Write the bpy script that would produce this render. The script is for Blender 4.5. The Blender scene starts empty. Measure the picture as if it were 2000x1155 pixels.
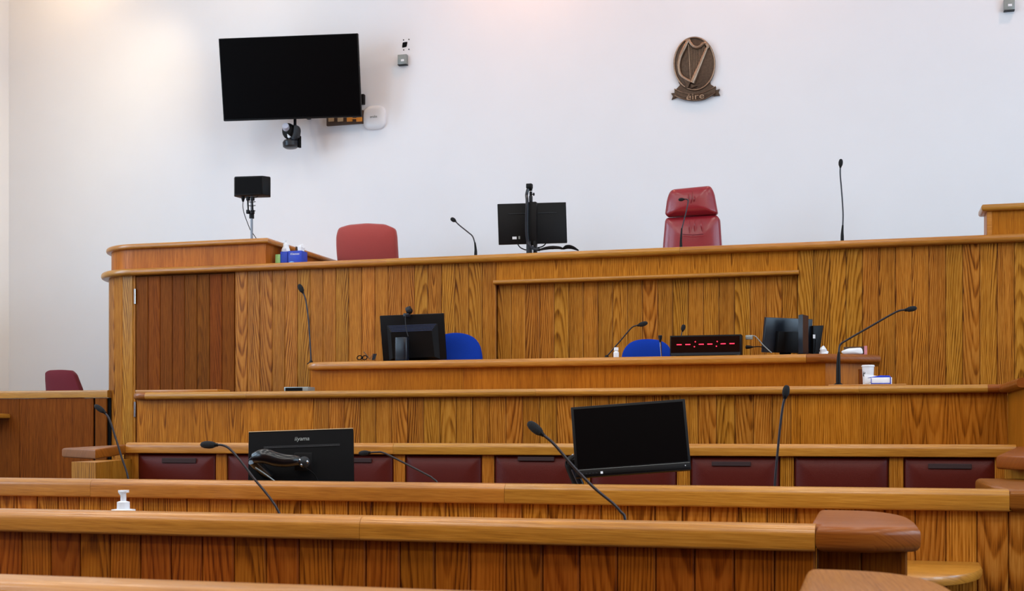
import bpy, bmesh, math, random
from mathutils import Vector, Matrix, Euler
random.seed(11)
C = bpy.context.scene.collection
sc = bpy.context.scene

# ------------------------------------------------------------------ camera
FPX, YH, TH, EYE = 2466.0, 845.0, math.radians(15.63), 1.2
ct, st = math.cos(TH), math.sin(TH)
cam_d = bpy.data.cameras.new('camera')
cam = bpy.data.objects.new('camera', cam_d); C.objects.link(cam)
cam.location = (0, 0, EYE); cam.rotation_euler = (math.pi/2, 0, TH)
cam_d.sensor_fit = 'HORIZONTAL'; cam_d.sensor_width = 36.0
cam_d.lens = FPX/2000*36; cam_d.shift_y = (YH-577.5)/2000
cam_d.clip_start = 0.05; cam_d.clip_end = 100
cam_d.dof.use_dof = True; cam_d.dof.focus_distance = 8.5; cam_d.dof.aperture_fstop = 9.0
sc.camera = cam

# ------------------------------------------------------------------ world, lights, exposure
w = bpy.data.worlds.new('sky'); sc.world = w; w.use_nodes = True
w.node_tree.nodes['Background'].inputs[0].default_value = (0.62, 0.78, 1.0, 1)
w.node_tree.nodes['Background'].inputs[1].default_value = 1.0
sc.view_settings.view_transform = 'Standard'; sc.view_settings.look = 'None'
sc.view_settings.gamma = 1.0; sc.view_settings.use_curve_mapping = False
sc.view_settings.exposure = -0.58
try:
    sc.cycles.use_denoising = True
    sc.cycles.max_bounces = 8
    sc.cycles.sample_clamp_indirect = 6.0
except Exception:
    pass

XL, XR, Y0, YW, ZC = -9.39, 7.5, -3.5, 12.3, 6.9     # room: left wall, right wall, rear wall, judge's wall, ceiling

def area(name, loc, rot, sx, sy, power, col, spread=None):
    l = bpy.data.lights.new(name, 'AREA'); l.shape = 'RECTANGLE'; l.size = sx; l.size_y = sy
    l.energy = power; l.color = col
    if spread: l.spread = math.radians(spread)
    o = bpy.data.objects.new(name, l); C.objects.link(o); o.location = loc; o.rotation_euler = rot
    return o
WIN = [(-1.2, 0.8), (2.6, 4.6), (6.4, 8.4)]           # window bays along both side walls (y from, y to)
WZ0, WZ1 = 2.3, 5.9
COOL = (0.56, 0.78, 1.0)
for (a, b) in WIN:
    area('daylight', (XR+0.16, (a+b)/2, (WZ0+WZ1)/2), (0, math.radians(90), 0), WZ1-WZ0, b-a, 325, COOL)
    area('daylight', (XL-0.16, (a+b)/2, (WZ0+WZ1)/2), (0, math.radians(-90), 0), WZ1-WZ0, b-a, 290, COOL)
NEUT = (1.0, 0.95, 0.88)
CEIL = [(x, y, p) for y, p in ((-2.2, 92), (1.0, 110), (4.6, 56), (8.0, 36)) for x in (-6.6, -3.4, -0.2, 3.0)]  # all out of view; row behind the camera added to brighten pew fronts
WARM = [(-8.4, 11.4, (1.0, 0.66, 0.34), 26, None), (-6.2, 11.3, (1.0, 0.70, 0.45), 16, None), (-3.3, 11.45, (1.0, 0.44, 0.20), 32, None),
        (-0.9, 11.3, (1.0, 0.52, 0.32), 22, None), (1.9, 11.4, (1.0, 0.52, 0.32), 26, None), (-6.4, 11.3, (1.0, 0.78, 0.50), 16, (-9.39, 12.2, 2.8))]  # last entry: unseen spot added to brighten the side wall at the corner

# ------------------------------------------------------------------ pixel frame helpers (photo frame 2000 x 1155)
def XA(px, Y):
    u = (px-1000)/FPX
    return Y*(u*ct-st)/(ct+u*st)
def DA(px, Y):
    return Y/(ct+(px-1000)/FPX*st)
def at(px, py, Y):
    return Vector((XA(px, Y), Y, EYE+(YH-py)/FPX*DA(px, Y)))
def ZA(px, py, Y): return at(px, py, Y).z
def onz(px, py, z):
    d = FPX*(EYE-z)/(py-YH); r = (px-1000)/FPX*d
    return Vector((r*ct-d*st, r*st+d*ct, z))

# ------------------------------------------------------------------ materials
def _nt(name):
    m = bpy.data.materials.new(name); m.use_nodes = True
    return m, m.node_tree, m.node_tree.nodes['Principled BSDF']
def lin(c):
    return tuple(((v/255)/12.92 if v/255 <= 0.04045 else ((v/255+0.055)/1.055)**2.4) for v in c)+(1,)
def plain(name, rgb, rough=0.5, metal=0.0, noise=0.0, nscale=40, bump=0.0, spec=0.5, coat=0.0, sheen=0.0, emit=None, estr=0):
    m, nt, b = _nt(name); N, L = nt.nodes, nt.links
    b.inputs['Base Color'].default_value = lin(rgb); b.inputs['Roughness'].default_value = rough
    b.inputs['Metallic'].default_value = metal; b.inputs['Specular IOR Level'].default_value = spec
    b.inputs['Coat Weight'].default_value = coat; b.inputs['Sheen Weight'].default_value = sheen
    b.inputs['Coat Roughness'].default_value = 0.2
    if emit:
        b.inputs['Emission Color'].default_value = lin(emit); b.inputs['Emission Strength'].default_value = estr
    if noise or bump:
        tc = N.new('ShaderNodeTexCoord'); nz = N.new('ShaderNodeTexNoise')
        nz.inputs['Scale'].default_value = nscale; nz.inputs['Detail'].default_value = 4
        L.new(tc.outputs['Object'], nz.inputs['Vector'])
        if noise:
            mr = N.new('ShaderNodeMapRange'); mr.inputs[1].default_value = 0.25; mr.inputs[2].default_value = 0.75
            mr.inputs[3].default_value = 1-noise; mr.inputs[4].default_value = 1+noise
            L.new(nz.outputs['Fac'], mr.inputs[0])
            mx = N.new('ShaderNodeMix'); mx.data_type = 'RGBA'; mx.blend_type = 'MULTIPLY'; mx.inputs[0].default_value = 1
            mx.inputs[6].default_value = lin(rgb); L.new(mr.outputs[0], mx.inputs[7]); L.new(mx.outputs[2], b.inputs['Base Color'])
        if bump:
            bp = N.new('ShaderNodeBump'); bp.inputs['Strength'].default_value = bump; bp.inputs['Distance'].default_value = 0.004
            L.new(nz.outputs['Fac'], bp.inputs['Height']); L.new(bp.outputs[0], b.inputs['Normal'])
    return m

def wood(name, along, across, dark, mid, light, freq=95.0, slope=0.055, pp=0.0, rough=0.36, spread=0.30, vary=0.10, coat=0.0, RINGK=0.62, spec=0.13, PK=1.25, SK=0.7):
    """oiled oak: growth rings cut as cathedrals, fine pores along the grain"""
    m, nt, b = _nt(name); N, L = nt.nodes, nt.links
    def math_(op, a, bb=None, c=None):
        n = N.new('ShaderNodeMath'); n.operation = op
        for i, v in enumerate((a, bb, c)):
            if v is None: continue
            if isinstance(v, (int, float)): n.inputs[i].default_value = v
            else: L.new(v, n.inputs[i])
        return n.outputs[0]
    tc = N.new('ShaderNodeTexCoord'); oi = N.new('ShaderNodeObjectInfo')
    def dot(v):
        n = N.new('ShaderNodeVectorMath'); n.operation = 'DOT_PRODUCT'; n.inputs[1].default_value = v
        L.new(tc.outputs['Object'], n.inputs[0]); return n.outputs['Value']
    al, ac = dot(along), dot(across)
    rnd = oi.outputs['Random']
    r1 = math_('FRACT', math_('MULTIPLY', rnd, 17.31)); r2 = math_('FRACT', math_('MULTIPLY', rnd, 53.77)); r3 = math_('FRACT', math_('MULTIPLY', rnd, 91.13))
    def noise(sx, sy, detail, off=0.0):
        cv = N.new('ShaderNodeCombineXYZ')
        L.new(math_('MULTIPLY', ac, sx), cv.inputs[0]); L.new(math_('MULTIPLY', al, sy), cv.inputs[1])
        L.new(math_('ADD', math_('MULTIPLY', rnd, 50.0), off), cv.inputs[2])
        n = N.new('ShaderNodeTexNoise'); n.inputs['Scale'].default_value = 1.0; n.inputs['Detail'].default_value = detail
        L.new(cv.outputs[0], n.inputs['Vector']); return n.outputs['Fac']
    warp = math_('MULTIPLY', math_('SUBTRACT', noise(6.0, 1.1, 2.0), 0.5), 0.06)
    cx = math_('MULTIPLY', math_('SUBTRACT', r1, 0.5), spread)
    a2 = math_('ADD', math_('SUBTRACT', ac, cx), warp)
    if pp > 0:
        a2 = math_('SUBTRACT', math_('PINGPONG', math_('ADD', a2, 50.0), pp), pp*0.35)
    q = math_('ADD', math_('MULTIPLY', al, slope), math_('MULTIPLY', math_('SUBTRACT', r2, 0.75), 0.35))
    rad = math_('SQRT', math_('ADD', math_('MULTIPLY', a2, a2), math_('MULTIPLY', q, q)))
    ph = math_('ADD', math_('MULTIPLY', rad, freq*6.283), math_('MULTIPLY', noise(22, 2.0, 2, 7.0), 4.5))
    fr = math_('FRACT', math_('MULTIPLY', ph, 0.15915))
    def sstep(v, a, b_):
        n = N.new('ShaderNodeMapRange'); n.interpolation_type = 'SMOOTHSTEP'; n.inputs[1].default_value = a; n.inputs[2].default_value = b_
        L.new(v, n.inputs[0]); return n.outputs[0]
    line = math_('MULTIPLY', sstep(fr, 0.30, 0.80), math_('SUBTRACT', 1.0, sstep(fr, 0.84, 1.0)))
    amp = math_('MULTIPLY_ADD', noise(14, 1.3, 2, 27.0), 1.6, -0.15)
    ring = math_('SUBTRACT', 1.0, math_('MULTIPLY', line, amp))
    pores = noise(330, 9, 3, 3.0); streak = noise(60, 1.2, 3, 11.0); blotch = noise(5, 1.0, 2, 19.0)
    t = math_('ADD', math_('MULTIPLY', ring, RINGK), math_('MULTIPLY_ADD', math_('SUBTRACT', pores, 0.5), PK, 0.50-0.7*RINGK))
    t = math_('ADD', t, math_('MULTIPLY', math_('SUBTRACT', streak, 0.5), SK))
    cr = N.new('ShaderNodeValToRGB'); e = cr.color_ramp.elements
    e[0].position = 0.02; e[0].color = lin(dark); e[1].position = 0.95; e[1].color = lin(light)
    em = cr.color_ramp.elements.new(0.45); em.color = lin(mid)
    L.new(t, cr.inputs[0])
    hv = N.new('ShaderNodeHueSaturation'); L.new(cr.outputs[0], hv.inputs['Color'])
    L.new(math_('ADD', math_('MULTIPLY_ADD', r3, 2*vary, 1-vary), math_('MULTIPLY', math_('SUBTRACT', blotch, 0.5), 0.5)), hv.inputs['Value'])
    L.new(math_('MULTIPLY_ADD', r2, 0.012, 0.494), hv.inputs['Hue'])
    L.new(hv.outputs[0], b.inputs['Base Color'])
    L.new(math_('MULTIPLY_ADD', math_('SUBTRACT', pores, 0.5), -0.25, rough), b.inputs['Roughness'])
    b.inputs['Coat Weight'].default_value = coat; b.inputs['Coat Roughness'].default_value = 0.16
    b.inputs['Specular IOR Level'].default_value = spec
    bp = N.new('ShaderNodeBump'); bp.inputs['Strength'].default_value = 0.10; bp.inputs['Distance'].default_value = 0.002
    L.new(pores, bp.inputs['Height']); L.new(bp.outputs[0], b.inputs['Normal'])
    return m

OD, OM, OL = (80, 36, 3), (154, 91, 20), (190, 127, 48)
V_AL, V_AC = (0.02, 0.03, 1), (1, 0.83, 0)
M = {}
M['board'] = wood('oak boards', V_AL, V_AC, OD, OM, OL)
M['veneer'] = wood('oak veneer', V_AL, V_AC, (98, 48, 4), (166, 96, 18), (198, 126, 40), freq=85, slope=0.05, pp=0.14, spread=0.5, vary=0.05, RINGK=0.55)
M['plain_veneer'] = wood('straight grained oak veneer', V_AL, V_AC, (98, 46, 4), (162, 90, 16), (188, 114, 32), freq=110, slope=0.01, spread=4.0, vary=0.05, RINGK=0.3)
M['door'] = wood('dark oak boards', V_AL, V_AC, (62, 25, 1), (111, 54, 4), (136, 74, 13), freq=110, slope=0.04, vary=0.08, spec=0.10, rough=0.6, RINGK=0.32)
M['rail'] = wood('oak rail', (1, 0.9, 0.03), (0.02, 0.35, 1), (98, 54, 6), (168, 107, 32), (204, 144, 62), freq=230, slope=0.02, spread=0.5, vary=0.07, rough=0.32, coat=0.25, spec=0.4, RINGK=0.25, SK=0.4, PK=0.9)
M['endgrain'] = wood('red oak end block', (1, 0.2, 0.03), (0.02, 1, 0.8), (80, 36, 5), (128, 68, 17), (152, 90, 30), freq=130, slope=0.05, spread=0.4, vary=0.06, rough=0.34, coat=0.08, spec=0.2, RINGK=0.2, SK=0.35, PK=0.8)
M['cap'] = wood('oak arm cap', (0.2, 1, 0.03), (1, 0.1, 0.6), (92, 46, 8), (140, 82, 22), (166, 104, 38), freq=120, slope=0.03, spread=0.4, vary=0.05, rough=0.34, coat=0.08, spec=0.2, RINGK=0.2, SK=0.35, PK=0.9)
M['pewboard'] = wood('reddish oak boards', V_AL, V_AC, (76, 30, 2), (132, 66, 9), (160, 90, 24), vary=0.10)
M['glossblack'] = plain('glossy black plastic', (12, 13, 16), 0.25, spec=0.5)
M['leather'] = plain('oxblood leather', (82, 22, 14), 0.42, noise=0.10, nscale=260, bump=0.25, spec=0.22)
M['chairleather'] = plain('red leather', (140, 30, 40), 0.30, noise=0.06, nscale=60, bump=0.15, coat=0.25)
M['redfabric'] = plain('red wool fabric', (160, 60, 54), 0.92, noise=0.14, nscale=300, bump=0.4, sheen=0.3)
M['maroon'] = plain('maroon fabric', (112, 26, 40), 0.9, noise=0.12, nscale=300, bump=0.4, sheen=0.15)
M['blue'] = plain('blue fabric', (14, 52, 150), 0.95, noise=0.14, nscale=320, bump=0.4, spec=0.15)
M['black'] = plain('black plastic', (12, 11, 12), 0.5, spec=0.18)
M['matte'] = plain('matte black', (8, 7, 8), 0.7, spec=0.1)
M['screen'] = plain('switched off screen', (3, 2, 3), 0.35, spec=0.05)
M['grey'] = plain('dark grey plastic', (36, 38, 42), 0.5, spec=0.25)
M['bluegrey'] = plain('glossy plastic with painted blue highlight', (20, 25, 34), 0.28, spec=0.35)
M['vent'] = plain('plastic with painted blue sheen', (44, 58, 88), 0.3, spec=0.5)  # blue tone stands in for a window reflection on the vent slats
M['steel'] = plain('dull steel', (120, 122, 128), 0.35, metal=0.9)
M['foam'] = plain('black foam', (18, 19, 22), 0.95, noise=0.25, nscale=420, bump=0.8)
M['neck'] = plain('gunmetal gooseneck', (58, 56, 60), 0.4, metal=0.75)
M['chrome'] = plain('steel', (190, 192, 196), 0.22, metal=1.0)
M['white'] = plain('white plastic', (226, 228, 232), 0.35)
M['paper'] = plain('white paper', (232, 234, 238), 0.8, noise=0.04, nscale=30)
M['tag'] = plain('dark felt tag', (52, 34, 34), 0.9, noise=0.2, nscale=400)
M['bronze'] = plain('cast bronze', (84, 68, 56), 0.45, metal=0.75, noise=0.25, nscale=60, bump=0.5)
M['bronzehi'] = plain('rubbed bronze', (150, 126, 106), 0.36, metal=0.75, noise=0.2, nscale=80, bump=0.4)
M['wall'] = plain('painted plaster', (232, 233, 236), 0.9, noise=0.012, nscale=2.0, spec=0.2)
M['ceil'] = plain('white ceiling', (230, 228, 224), 0.9, noise=0.01, nscale=3)
M['floor'] = plain('blue grey carpet', (78, 66, 62), 0.95, noise=0.2, nscale=200)
M['led'] = plain('red led', (255, 60, 90), 0.4, emit=(255, 36, 66), estr=3.5)
M['lenscap'] = plain('pale lens ring', (190, 192, 206), 0.4)
M['ledglass'] = plain('smoked red acrylic', (14, 2, 3), 0.2, spec=0.4)
M['tissueblue'] = plain('blue printed card', (20, 56, 176), 0.5, noise=0.12, nscale=30)
M['skyblue'] = plain('light blue print', (120, 170, 226), 0.5, noise=0.05)
M['green'] = plain('pale green card', (150, 196, 120), 0.6, noise=0.1, nscale=60)
M['brown'] = plain('brown conduit', (74, 52, 34), 0.6, noise=0.1, nscale=50)
M['beige'] = plain('beige socket', (196, 170, 130), 0.5, noise=0.03)
M['orange'] = plain('orange plug', (230, 150, 50), 0.5, noise=0.03)
M['tin'] = plain('grey metal box', (140, 146, 144), 0.45, metal=0.4, noise=0.08, nscale=60)
M['pink'] = plain('pink printed card', (206, 130, 136), 0.6, noise=0.1, nscale=60)
M['glass'] = plain('window glass', (220, 232, 240), 0.05)
M['glass'].node_tree.nodes['Principled BSDF'].inputs['Transmission Weight'].default_value = 1.0
M['lamp'] = plain('lamp diffuser', (255, 250, 240), 0.5, emit=(255, 236, 208), estr=3.0)

# ------------------------------------------------------------------ mesh helpers
class MB:
    def __init__(s): s.bm = bmesh.new()
    def box(s, c, size, rot=None, bev=0.0, seg=2):
        r = bmesh.ops.create_cube(s.bm, size=1.0); vs = r['verts']
        mat = Matrix.Translation(Vector(c)) @ (rot if rot else Matrix.Identity(4)) @ Matrix.Diagonal((size[0], size[1], size[2], 1))
        bmesh.ops.transform(s.bm, matrix=mat, verts=vs)
        if bev > 0:
            es = list({e for v in vs for e in v.link_edges})
            bmesh.ops.bevel(s.bm, geom=es, offset=bev, segments=seg, profile=0.5, affect='EDGES')
        return s
    def bx(s, x0, x1, y0, y1, z0, z1, bev=0.0, seg=2):
        return s.box(((x0+x1)/2, (y0+y1)/2, (z0+z1)/2), (abs(x1-x0), abs(y1-y0), abs(z1-z0)), None, bev, seg)
    def prism(s, pts, d, bev=0.0, seg=2):
        """pts: list of Vectors (planar), d: Vector extrusion"""
        d = Vector(d)
        a = [s.bm.verts.new(p) for p in pts]; b_ = [s.bm.verts.new(Vector(p)+d) for p in pts]
        n = len(pts); fs = [s.bm.faces.new(a), s.bm.faces.new(list(reversed(b_)))]
        for i in range(n): fs.append(s.bm.faces.new((a[(i+1) % n], a[i], b_[i], b_[(i+1) % n])))
        bmesh.ops.recalc_face_normals(s.bm, faces=fs)
        if bev > 0:
            es = [e for f in fs[:2] for e in f.edges]
            bmesh.ops.bevel(s.bm, geom=list(set(es)), offset=bev, segments=seg, profile=0.5, affect='EDGES')
        return s
    def sweep(s, path, prof):
        """path: [(x,y)], prof: closed [(outward,z)]; outward is to the right of travel"""
        n = len(path); P = [Vector((p[0], p[1])) for p in path]; rings = []
        for i in range(n):
            d0 = (P[i]-P[i-1]).normalized() if i > 0 else None
            d1 = (P[i+1]-P[i]).normalized() if i < n-1 else None
            if d0 is None: d0 = d1
            if d1 is None: d1 = d0
            n0 = Vector((d0.y, -d0.x)); n1 = Vector((d1.y, -d1.x)); nn = (n0+n1)
            nn = nn/ (1+n0.dot(n1)) if (1+n0.dot(n1)) > 0.05 else n0
            rings.append([s.bm.verts.new((P[i].x+nn.x*o, P[i].y+nn.y*o, z)) for o, z in prof])
        m = len(prof); fs = []
        for i in range(n-1):
            for j in range(m):
                fs.append(s.bm.faces.new((rings[i][j], rings[i+1][j], rings[i+1][(j+1) % m], rings[i][(j+1) % m])))
        fs.append(s.bm.faces.new(list(reversed(rings[0])))); fs.append(s.bm.faces.new(rings[-1]))
        bmesh.ops.recalc_face_normals(s.bm, faces=fs)
        return s
    def tube(s, pts, r, seg=8, smooth=4):
        pts = [Vector(p) for p in pts]
        if smooth > 1 and len(pts) > 2: pts = spline(pts, smooth)
        n = len(pts); rs = r if isinstance(r, (list, tuple)) else [r]*n
        if len(rs) != n:
            rs = [rs[0]+(rs[-1]-rs[0])*i/(n-1) for i in range(n)] if len(rs) == 2 else [lerpl(rs, i/(n-1)) for i in range(n)]
        up = Vector((0.31, 0.2, 0.93)); rings = []
        for i in range(n):
            t = (pts[min(i+1, n-1)]-pts[max(i-1, 0)])
            t = t.normalized() if t.length > 1e-9 else Vector((0, 0, 1))
            if abs(t.dot(up)) > 0.97: up = Vector((0.9, -0.3, 0.1))
            a = t.cross(up).normalized(); b_ = a.cross(t).normalized(); up = b_
            rings.append([s.bm.verts.new(pts[i]+(a*math.cos(2*math.pi*k/seg)+b_*math.sin(2*math.pi*k/seg))*rs[i]) for k in range(seg)])
        fs = []
        for i in range(n-1):
            for k in range(seg):
                fs.append(s.bm.faces.new((rings[i][k], rings[i][(k+1) % seg], rings[i+1][(k+1) % seg], rings[i+1][k])))
        fs.append(s.bm.faces.new(list(reversed(rings[0])))); fs.append(s.bm.faces.new(rings[-1]))
        bmesh.ops.recalc_face_normals(s.bm, faces=fs)
        return s
    def lathe(s, prof, origin=(0, 0, 0), seg=20, mat=None):
        rings = []; T = Matrix.Translation(Vector(origin)) @ (mat if mat else Matrix.Identity(4)); fs = []
        for r, z in prof:
            if r < 1e-6: rings.append([s.bm.verts.new(T @ Vector((0, 0, z)))])
            else: rings.append([s.bm.verts.new(T @ Vector((r*math.cos(2*math.pi*k/seg), r*math.sin(2*math.pi*k/seg), z))) for k in range(seg)])
        for a, b_ in zip(rings, rings[1:]):
            for k in range(seg):
                k2 = (k+1) % seg
                if len(a) == 1 and len(b_) == 1: continue
                if len(a) == 1: fs.append(s.bm.faces.new((a[0], b_[k], b_[k2])))
                elif len(b_) == 1: fs.append(s.bm.faces.new((a[k], a[k2], b_[0])))
                else: fs.append(s.bm.faces.new((a[k], a[k2], b_[k2], b_[k])))
        if len(rings[0]) > 1: fs.append(s.bm.faces.new(list(reversed(rings[0]))))
        if len(rings[-1]) > 1: fs.append(s.bm.faces.new(rings[-1]))
        bmesh.ops.recalc_face_normals(s.bm, faces=fs)
        return s
    def pillow(s, outline, nrm, bulge, thick, rings=6, power=2.4):
        """outline: planar Vectors (dense); puffs towards nrm by bulge, flat back at -thick"""
        nrm = Vector(nrm).normalized(); n = len(outline); c = sum((Vector(p) for p in outline), Vector())/n; R = []
        back = [s.bm.verts.new(Vector(p)-nrm*thick) for p in outline]; R.append(back)
        for k in range(rings):
            f = 1-(k/rings)**1.3; h = bulge*(1-f**power)
            R.append([s.bm.verts.new(c+(Vector(p)-c)*f+nrm*h) for p in outline])
        top = s.bm.verts.new(c+nrm*bulge); fs = []
        for a, b_ in zip(R, R[1:]):
            for i in range(n): fs.append(s.bm.faces.new((a[i], a[(i+1) % n], b_[(i+1) % n], b_[i])))
        for i in range(n): fs.append(s.bm.faces.new((R[-1][i], R[-1][(i+1) % n], top)))
        fs.append(s.bm.faces.new(list(reversed(back))))
        bmesh.ops.recalc_face_normals(s.bm, faces=fs)
        return s
    def ellipsoid(s, c, rx, ry, rz, rot=None, seg=14, rings=9):
        r = bmesh.ops.create_uvsphere(s.bm, u_segments=seg, v_segments=rings, radius=1.0)
        bmesh.ops.transform(s.bm, matrix=Matrix.Translation(Vector(c)) @ (rot if rot else Matrix.Identity(4)) @ Matrix.Diagonal((rx, ry, rz, 1)), verts=r['verts'])
        return s
    def mesh(s, name, ang=35):
        me = bpy.data.meshes.new(name); s.bm.to_mesh(me); s.bm.free()
        for p in me.polygons: p.use_smooth = True
        me.set_sharp_from_angle(angle=math.radians(ang))
        return me
    def out(s, name, mat, parent=None, local=False, ang=35):
        return obj(name, s.mesh(name, ang), mat, parent, local)

def lerpl(l, t):
    x = t*(len(l)-1); i = min(int(x), len(l)-2); return l[i]+(l[i+1]-l[i])*(x-i)
def spline(pts, k):
    res = []
    for i in range(len(pts)-1):
        p0, p1, p2, p3 = pts[max(i-1, 0)], pts[i], pts[i+1], pts[min(i+2, len(pts)-1)]
        for j in range(k):
            t = j/k
            res.append(0.5*((2*p1)+(p2-p0)*t+(2*p0-5*p1+4*p2-p3)*t*t+(3*p1-p0-3*p2+p3)*t**3))
    res.append(pts[-1]); return res
def rounded(pts, r, seg=4):
    """round every corner of a closed planar polygon of Vectors"""
    out = []; n = len(pts)
    for i in range(n):
        p, a, b = Vector(pts[i]), Vector(pts[i-1]), Vector(pts[(i+1) % n])
        rr = min(r, (a-p).length*0.48, (b-p).length*0.48)
        s_, e = p+(a-p).normalized()*rr, p+(b-p).normalized()*rr
        for k in range(seg+1):
            t = k/seg; out.append(s_*(1-t)**2+p*2*t*(1-t)+e*t*t)
    return out
def dense(pts, step):
    out = []; n = len(pts)
    for i in range(n):
        a, b = Vector(pts[i]), Vector(pts[(i+1) % n]); m = max(1, int((b-a).length/step))
        for k in range(m): out.append(a+(b-a)*k/m)
    return out
def obj(name, me, mat, parent=None, local=False):
    o = bpy.data.objects.new(name, me); C.objects.link(o)
    if mat is not None and not me.materials: me.materials.append(M[mat] if isinstance(mat, str) else mat)
    if parent is not None:
        o.parent = parent
        if not local:
            bpy_inv = (Matrix.Translation(parent.location) @ parent.rotation_euler.to_matrix().to_4x4()).inverted()
            if parent.parent is not None: bpy_inv = Matrix.Translation(-parent.parent.location) if parent.type == 'EMPTY' else Matrix.Identity(4)
            o.matrix_parent_inverse = bpy_inv
    return o
def thing(name, label, cat, loc=(0, 0, 0), rot=(0, 0, 0), group=None):
    o = bpy.data.objects.new(name, None); C.objects.link(o); o.empty_display_size = 0.1
    o.location = loc; o.rotation_euler = rot; o['label'] = label; o['category'] = cat
    if group: o['group'] = group
    return o
def tag(o, label, cat, group=None):
    o['label'] = label; o['category'] = cat
    if group: o['group'] = group
    return o
def struct(o): o['kind'] = 'structure'; return o
def text_mesh(body, size, ext, shear=0.0):
    cu = bpy.data.curves.new('lettering', 'FONT'); cu.body = body; cu.size = size; cu.extrude = ext; cu.shear = shear
    cu.align_x = 'CENTER'; cu.align_y = 'CENTER'; cu.resolution_u = 3
    o = bpy.data.objects.new('lettering', cu); C.objects.link(o)
    bpy.context.view_layer.update()
    me = bpy.data.meshes.new_from_object(o.evaluated_get(bpy.context.evaluated_depsgraph_get()))
    bpy.data.objects.remove(o); me.materials.clear(); return me
def nose(o1, back, z0, z1, rt, rb, seg=5):
    """rail profile: rounded top and bottom front edges"""
    p = [(-back, z1), (-back, z0), (o1-rb, z0)]
    for k in range(1, seg+1):
        a = -math.pi/2+math.pi/2*k/seg; p.append((o1-rb+rb*math.cos(a), z0+rb+rb*math.sin(a)))
    for k in range(seg+1):
        a = math.pi/2*k/seg; p.append((o1-rt+rt*math.cos(a), z1-rt+rt*math.sin(a)))
    return p
def arc(cx, cy, r, a0, a1, n):
    return [(cx+r*math.cos(math.radians(a0+(a1-a0)*k/n)), cy+r*math.sin(math.radians(a0+(a1-a0)*k/n))) for k in range(n+1)]
_bm = {}
def board_mesh(wd, h, t=0.02, ch=0.005):
    key = (round(wd, 4), round(h, 4), t)
    if key not in _bm:
        hw = wd/2-0.0013
        pl = [(-hw, t), (-hw, ch), (-hw+ch, 0), (hw-ch, 0), (hw, ch), (hw, t)]
        b = MB(); b.prism([Vector((x, y, 0)) for x, y in pl], (0, 0, h)); _bm[key] = b.mesh('board', 10)
    return _bm[key]
def boards(parent, x0, x1, yf, z0, z1, mat='board', width=0.118, base=None):
    """upright boards side by side, faces at y = yf; base: world position of the parent part"""
    n = max(1, round((x1-x0)/width)); wd = (x1-x0)/n; me = board_mesh(wd, z1-z0)
    for i in range(n):
        put_board(parent, me, (x0+wd*(i+0.5), yf, z0), 0, mat)
def put_board(parent, me, loc, rz, mat):
    if me.materials and me.materials[0] != M[mat]: me = me.copy(); me.materials.clear()
    o = bpy.data.objects.new('board', me); C.objects.link(o)
    if not me.materials: me.materials.append(M[mat])
    o.parent = parent; off = parent.location if parent.type == 'EMPTY' else Vector((0, 0, 0))
    o.location = Vector(loc)-off; o.rotation_euler = (0, 0, rz); return o

# ================================================================== the setting
struct(MB().bx(XL-0.3, XR+0.3, Y0-0.3, YW+0.3, -0.2, 0).out('floor', 'floor'))
struct(MB().bx(XL-0.3, XR+0.3, Y0-0.3, YW+0.3, ZC, ZC+0.2).out('ceiling', 'ceil'))
struct(MB().bx(XL-0.3, XR+0.3, YW, YW+0.3, 0, ZC).out('wall_back', 'wall'))
struct(MB().bx(XL-0.3, XR+0.3, Y0-0.3, Y0, 0, ZC).out('wall_rear', 'door'))
def side_wall(name, x0, x1):
    b = MB(); ys = [Y0]+[v for p in WIN for v in p]+[YW]
    for i in range(0, len(ys), 2): b.bx(x0, x1, ys[i], ys[i+1], 0, ZC)
    for a, c in WIN: b.bx(x0, x1, a, c, 0, WZ0); b.bx(x0, x1, a, c, WZ1, ZC)
    struct(b.out(name, 'wall'))
side_wall('wall_left', XL-0.3, XL); side_wall('wall_right', XR, XR+0.3)
k = 0
for sx, x in ((1, XR+0.22), (-1, XL-0.22)):
    for a, c in WIN:
        k += 1; b = MB()
        for y in (a+0.03, (a+c)/2, c-0.03): b.bx(x-0.03, x+0.03, y-0.03, y+0.03, WZ0, WZ1)
        for z in (WZ0+0.03, (WZ0+WZ1)/2, WZ1-0.03): b.bx(x-0.028, x+0.028, a, c, z-0.03, z+0.03)
        f = struct(b.out('window_%d' % k, 'white'))
        MB().bx(x-0.004, x+0.004, a, c, WZ0, WZ1).out('pane', 'glass', f)
for x, y, pw in CEIL:
    t = thing('unseen_ceiling_light', 'unseen square recessed ceiling luminaire of the courtroom', 'ceiling light', (x, y, ZC), group='unseen ceiling luminaires')
    MB().bx(x-0.62, x+0.62, y-0.62, y+0.62, ZC-0.05, ZC, 0.01).out('frame', 'white', t)
    MB().bx(x-0.56, x+0.56, y-0.56, y+0.56, ZC-0.056, ZC-0.051).out('diffuser', 'lamp', t)
    l = area('unseen_luminaire_light', (x, y, ZC-0.07), (0, 0, 0), 1.1, 1.1, pw, NEUT)
    l.parent = t; l.matrix_parent_inverse = Matrix.Translation((-x, -y, -ZC))
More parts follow.
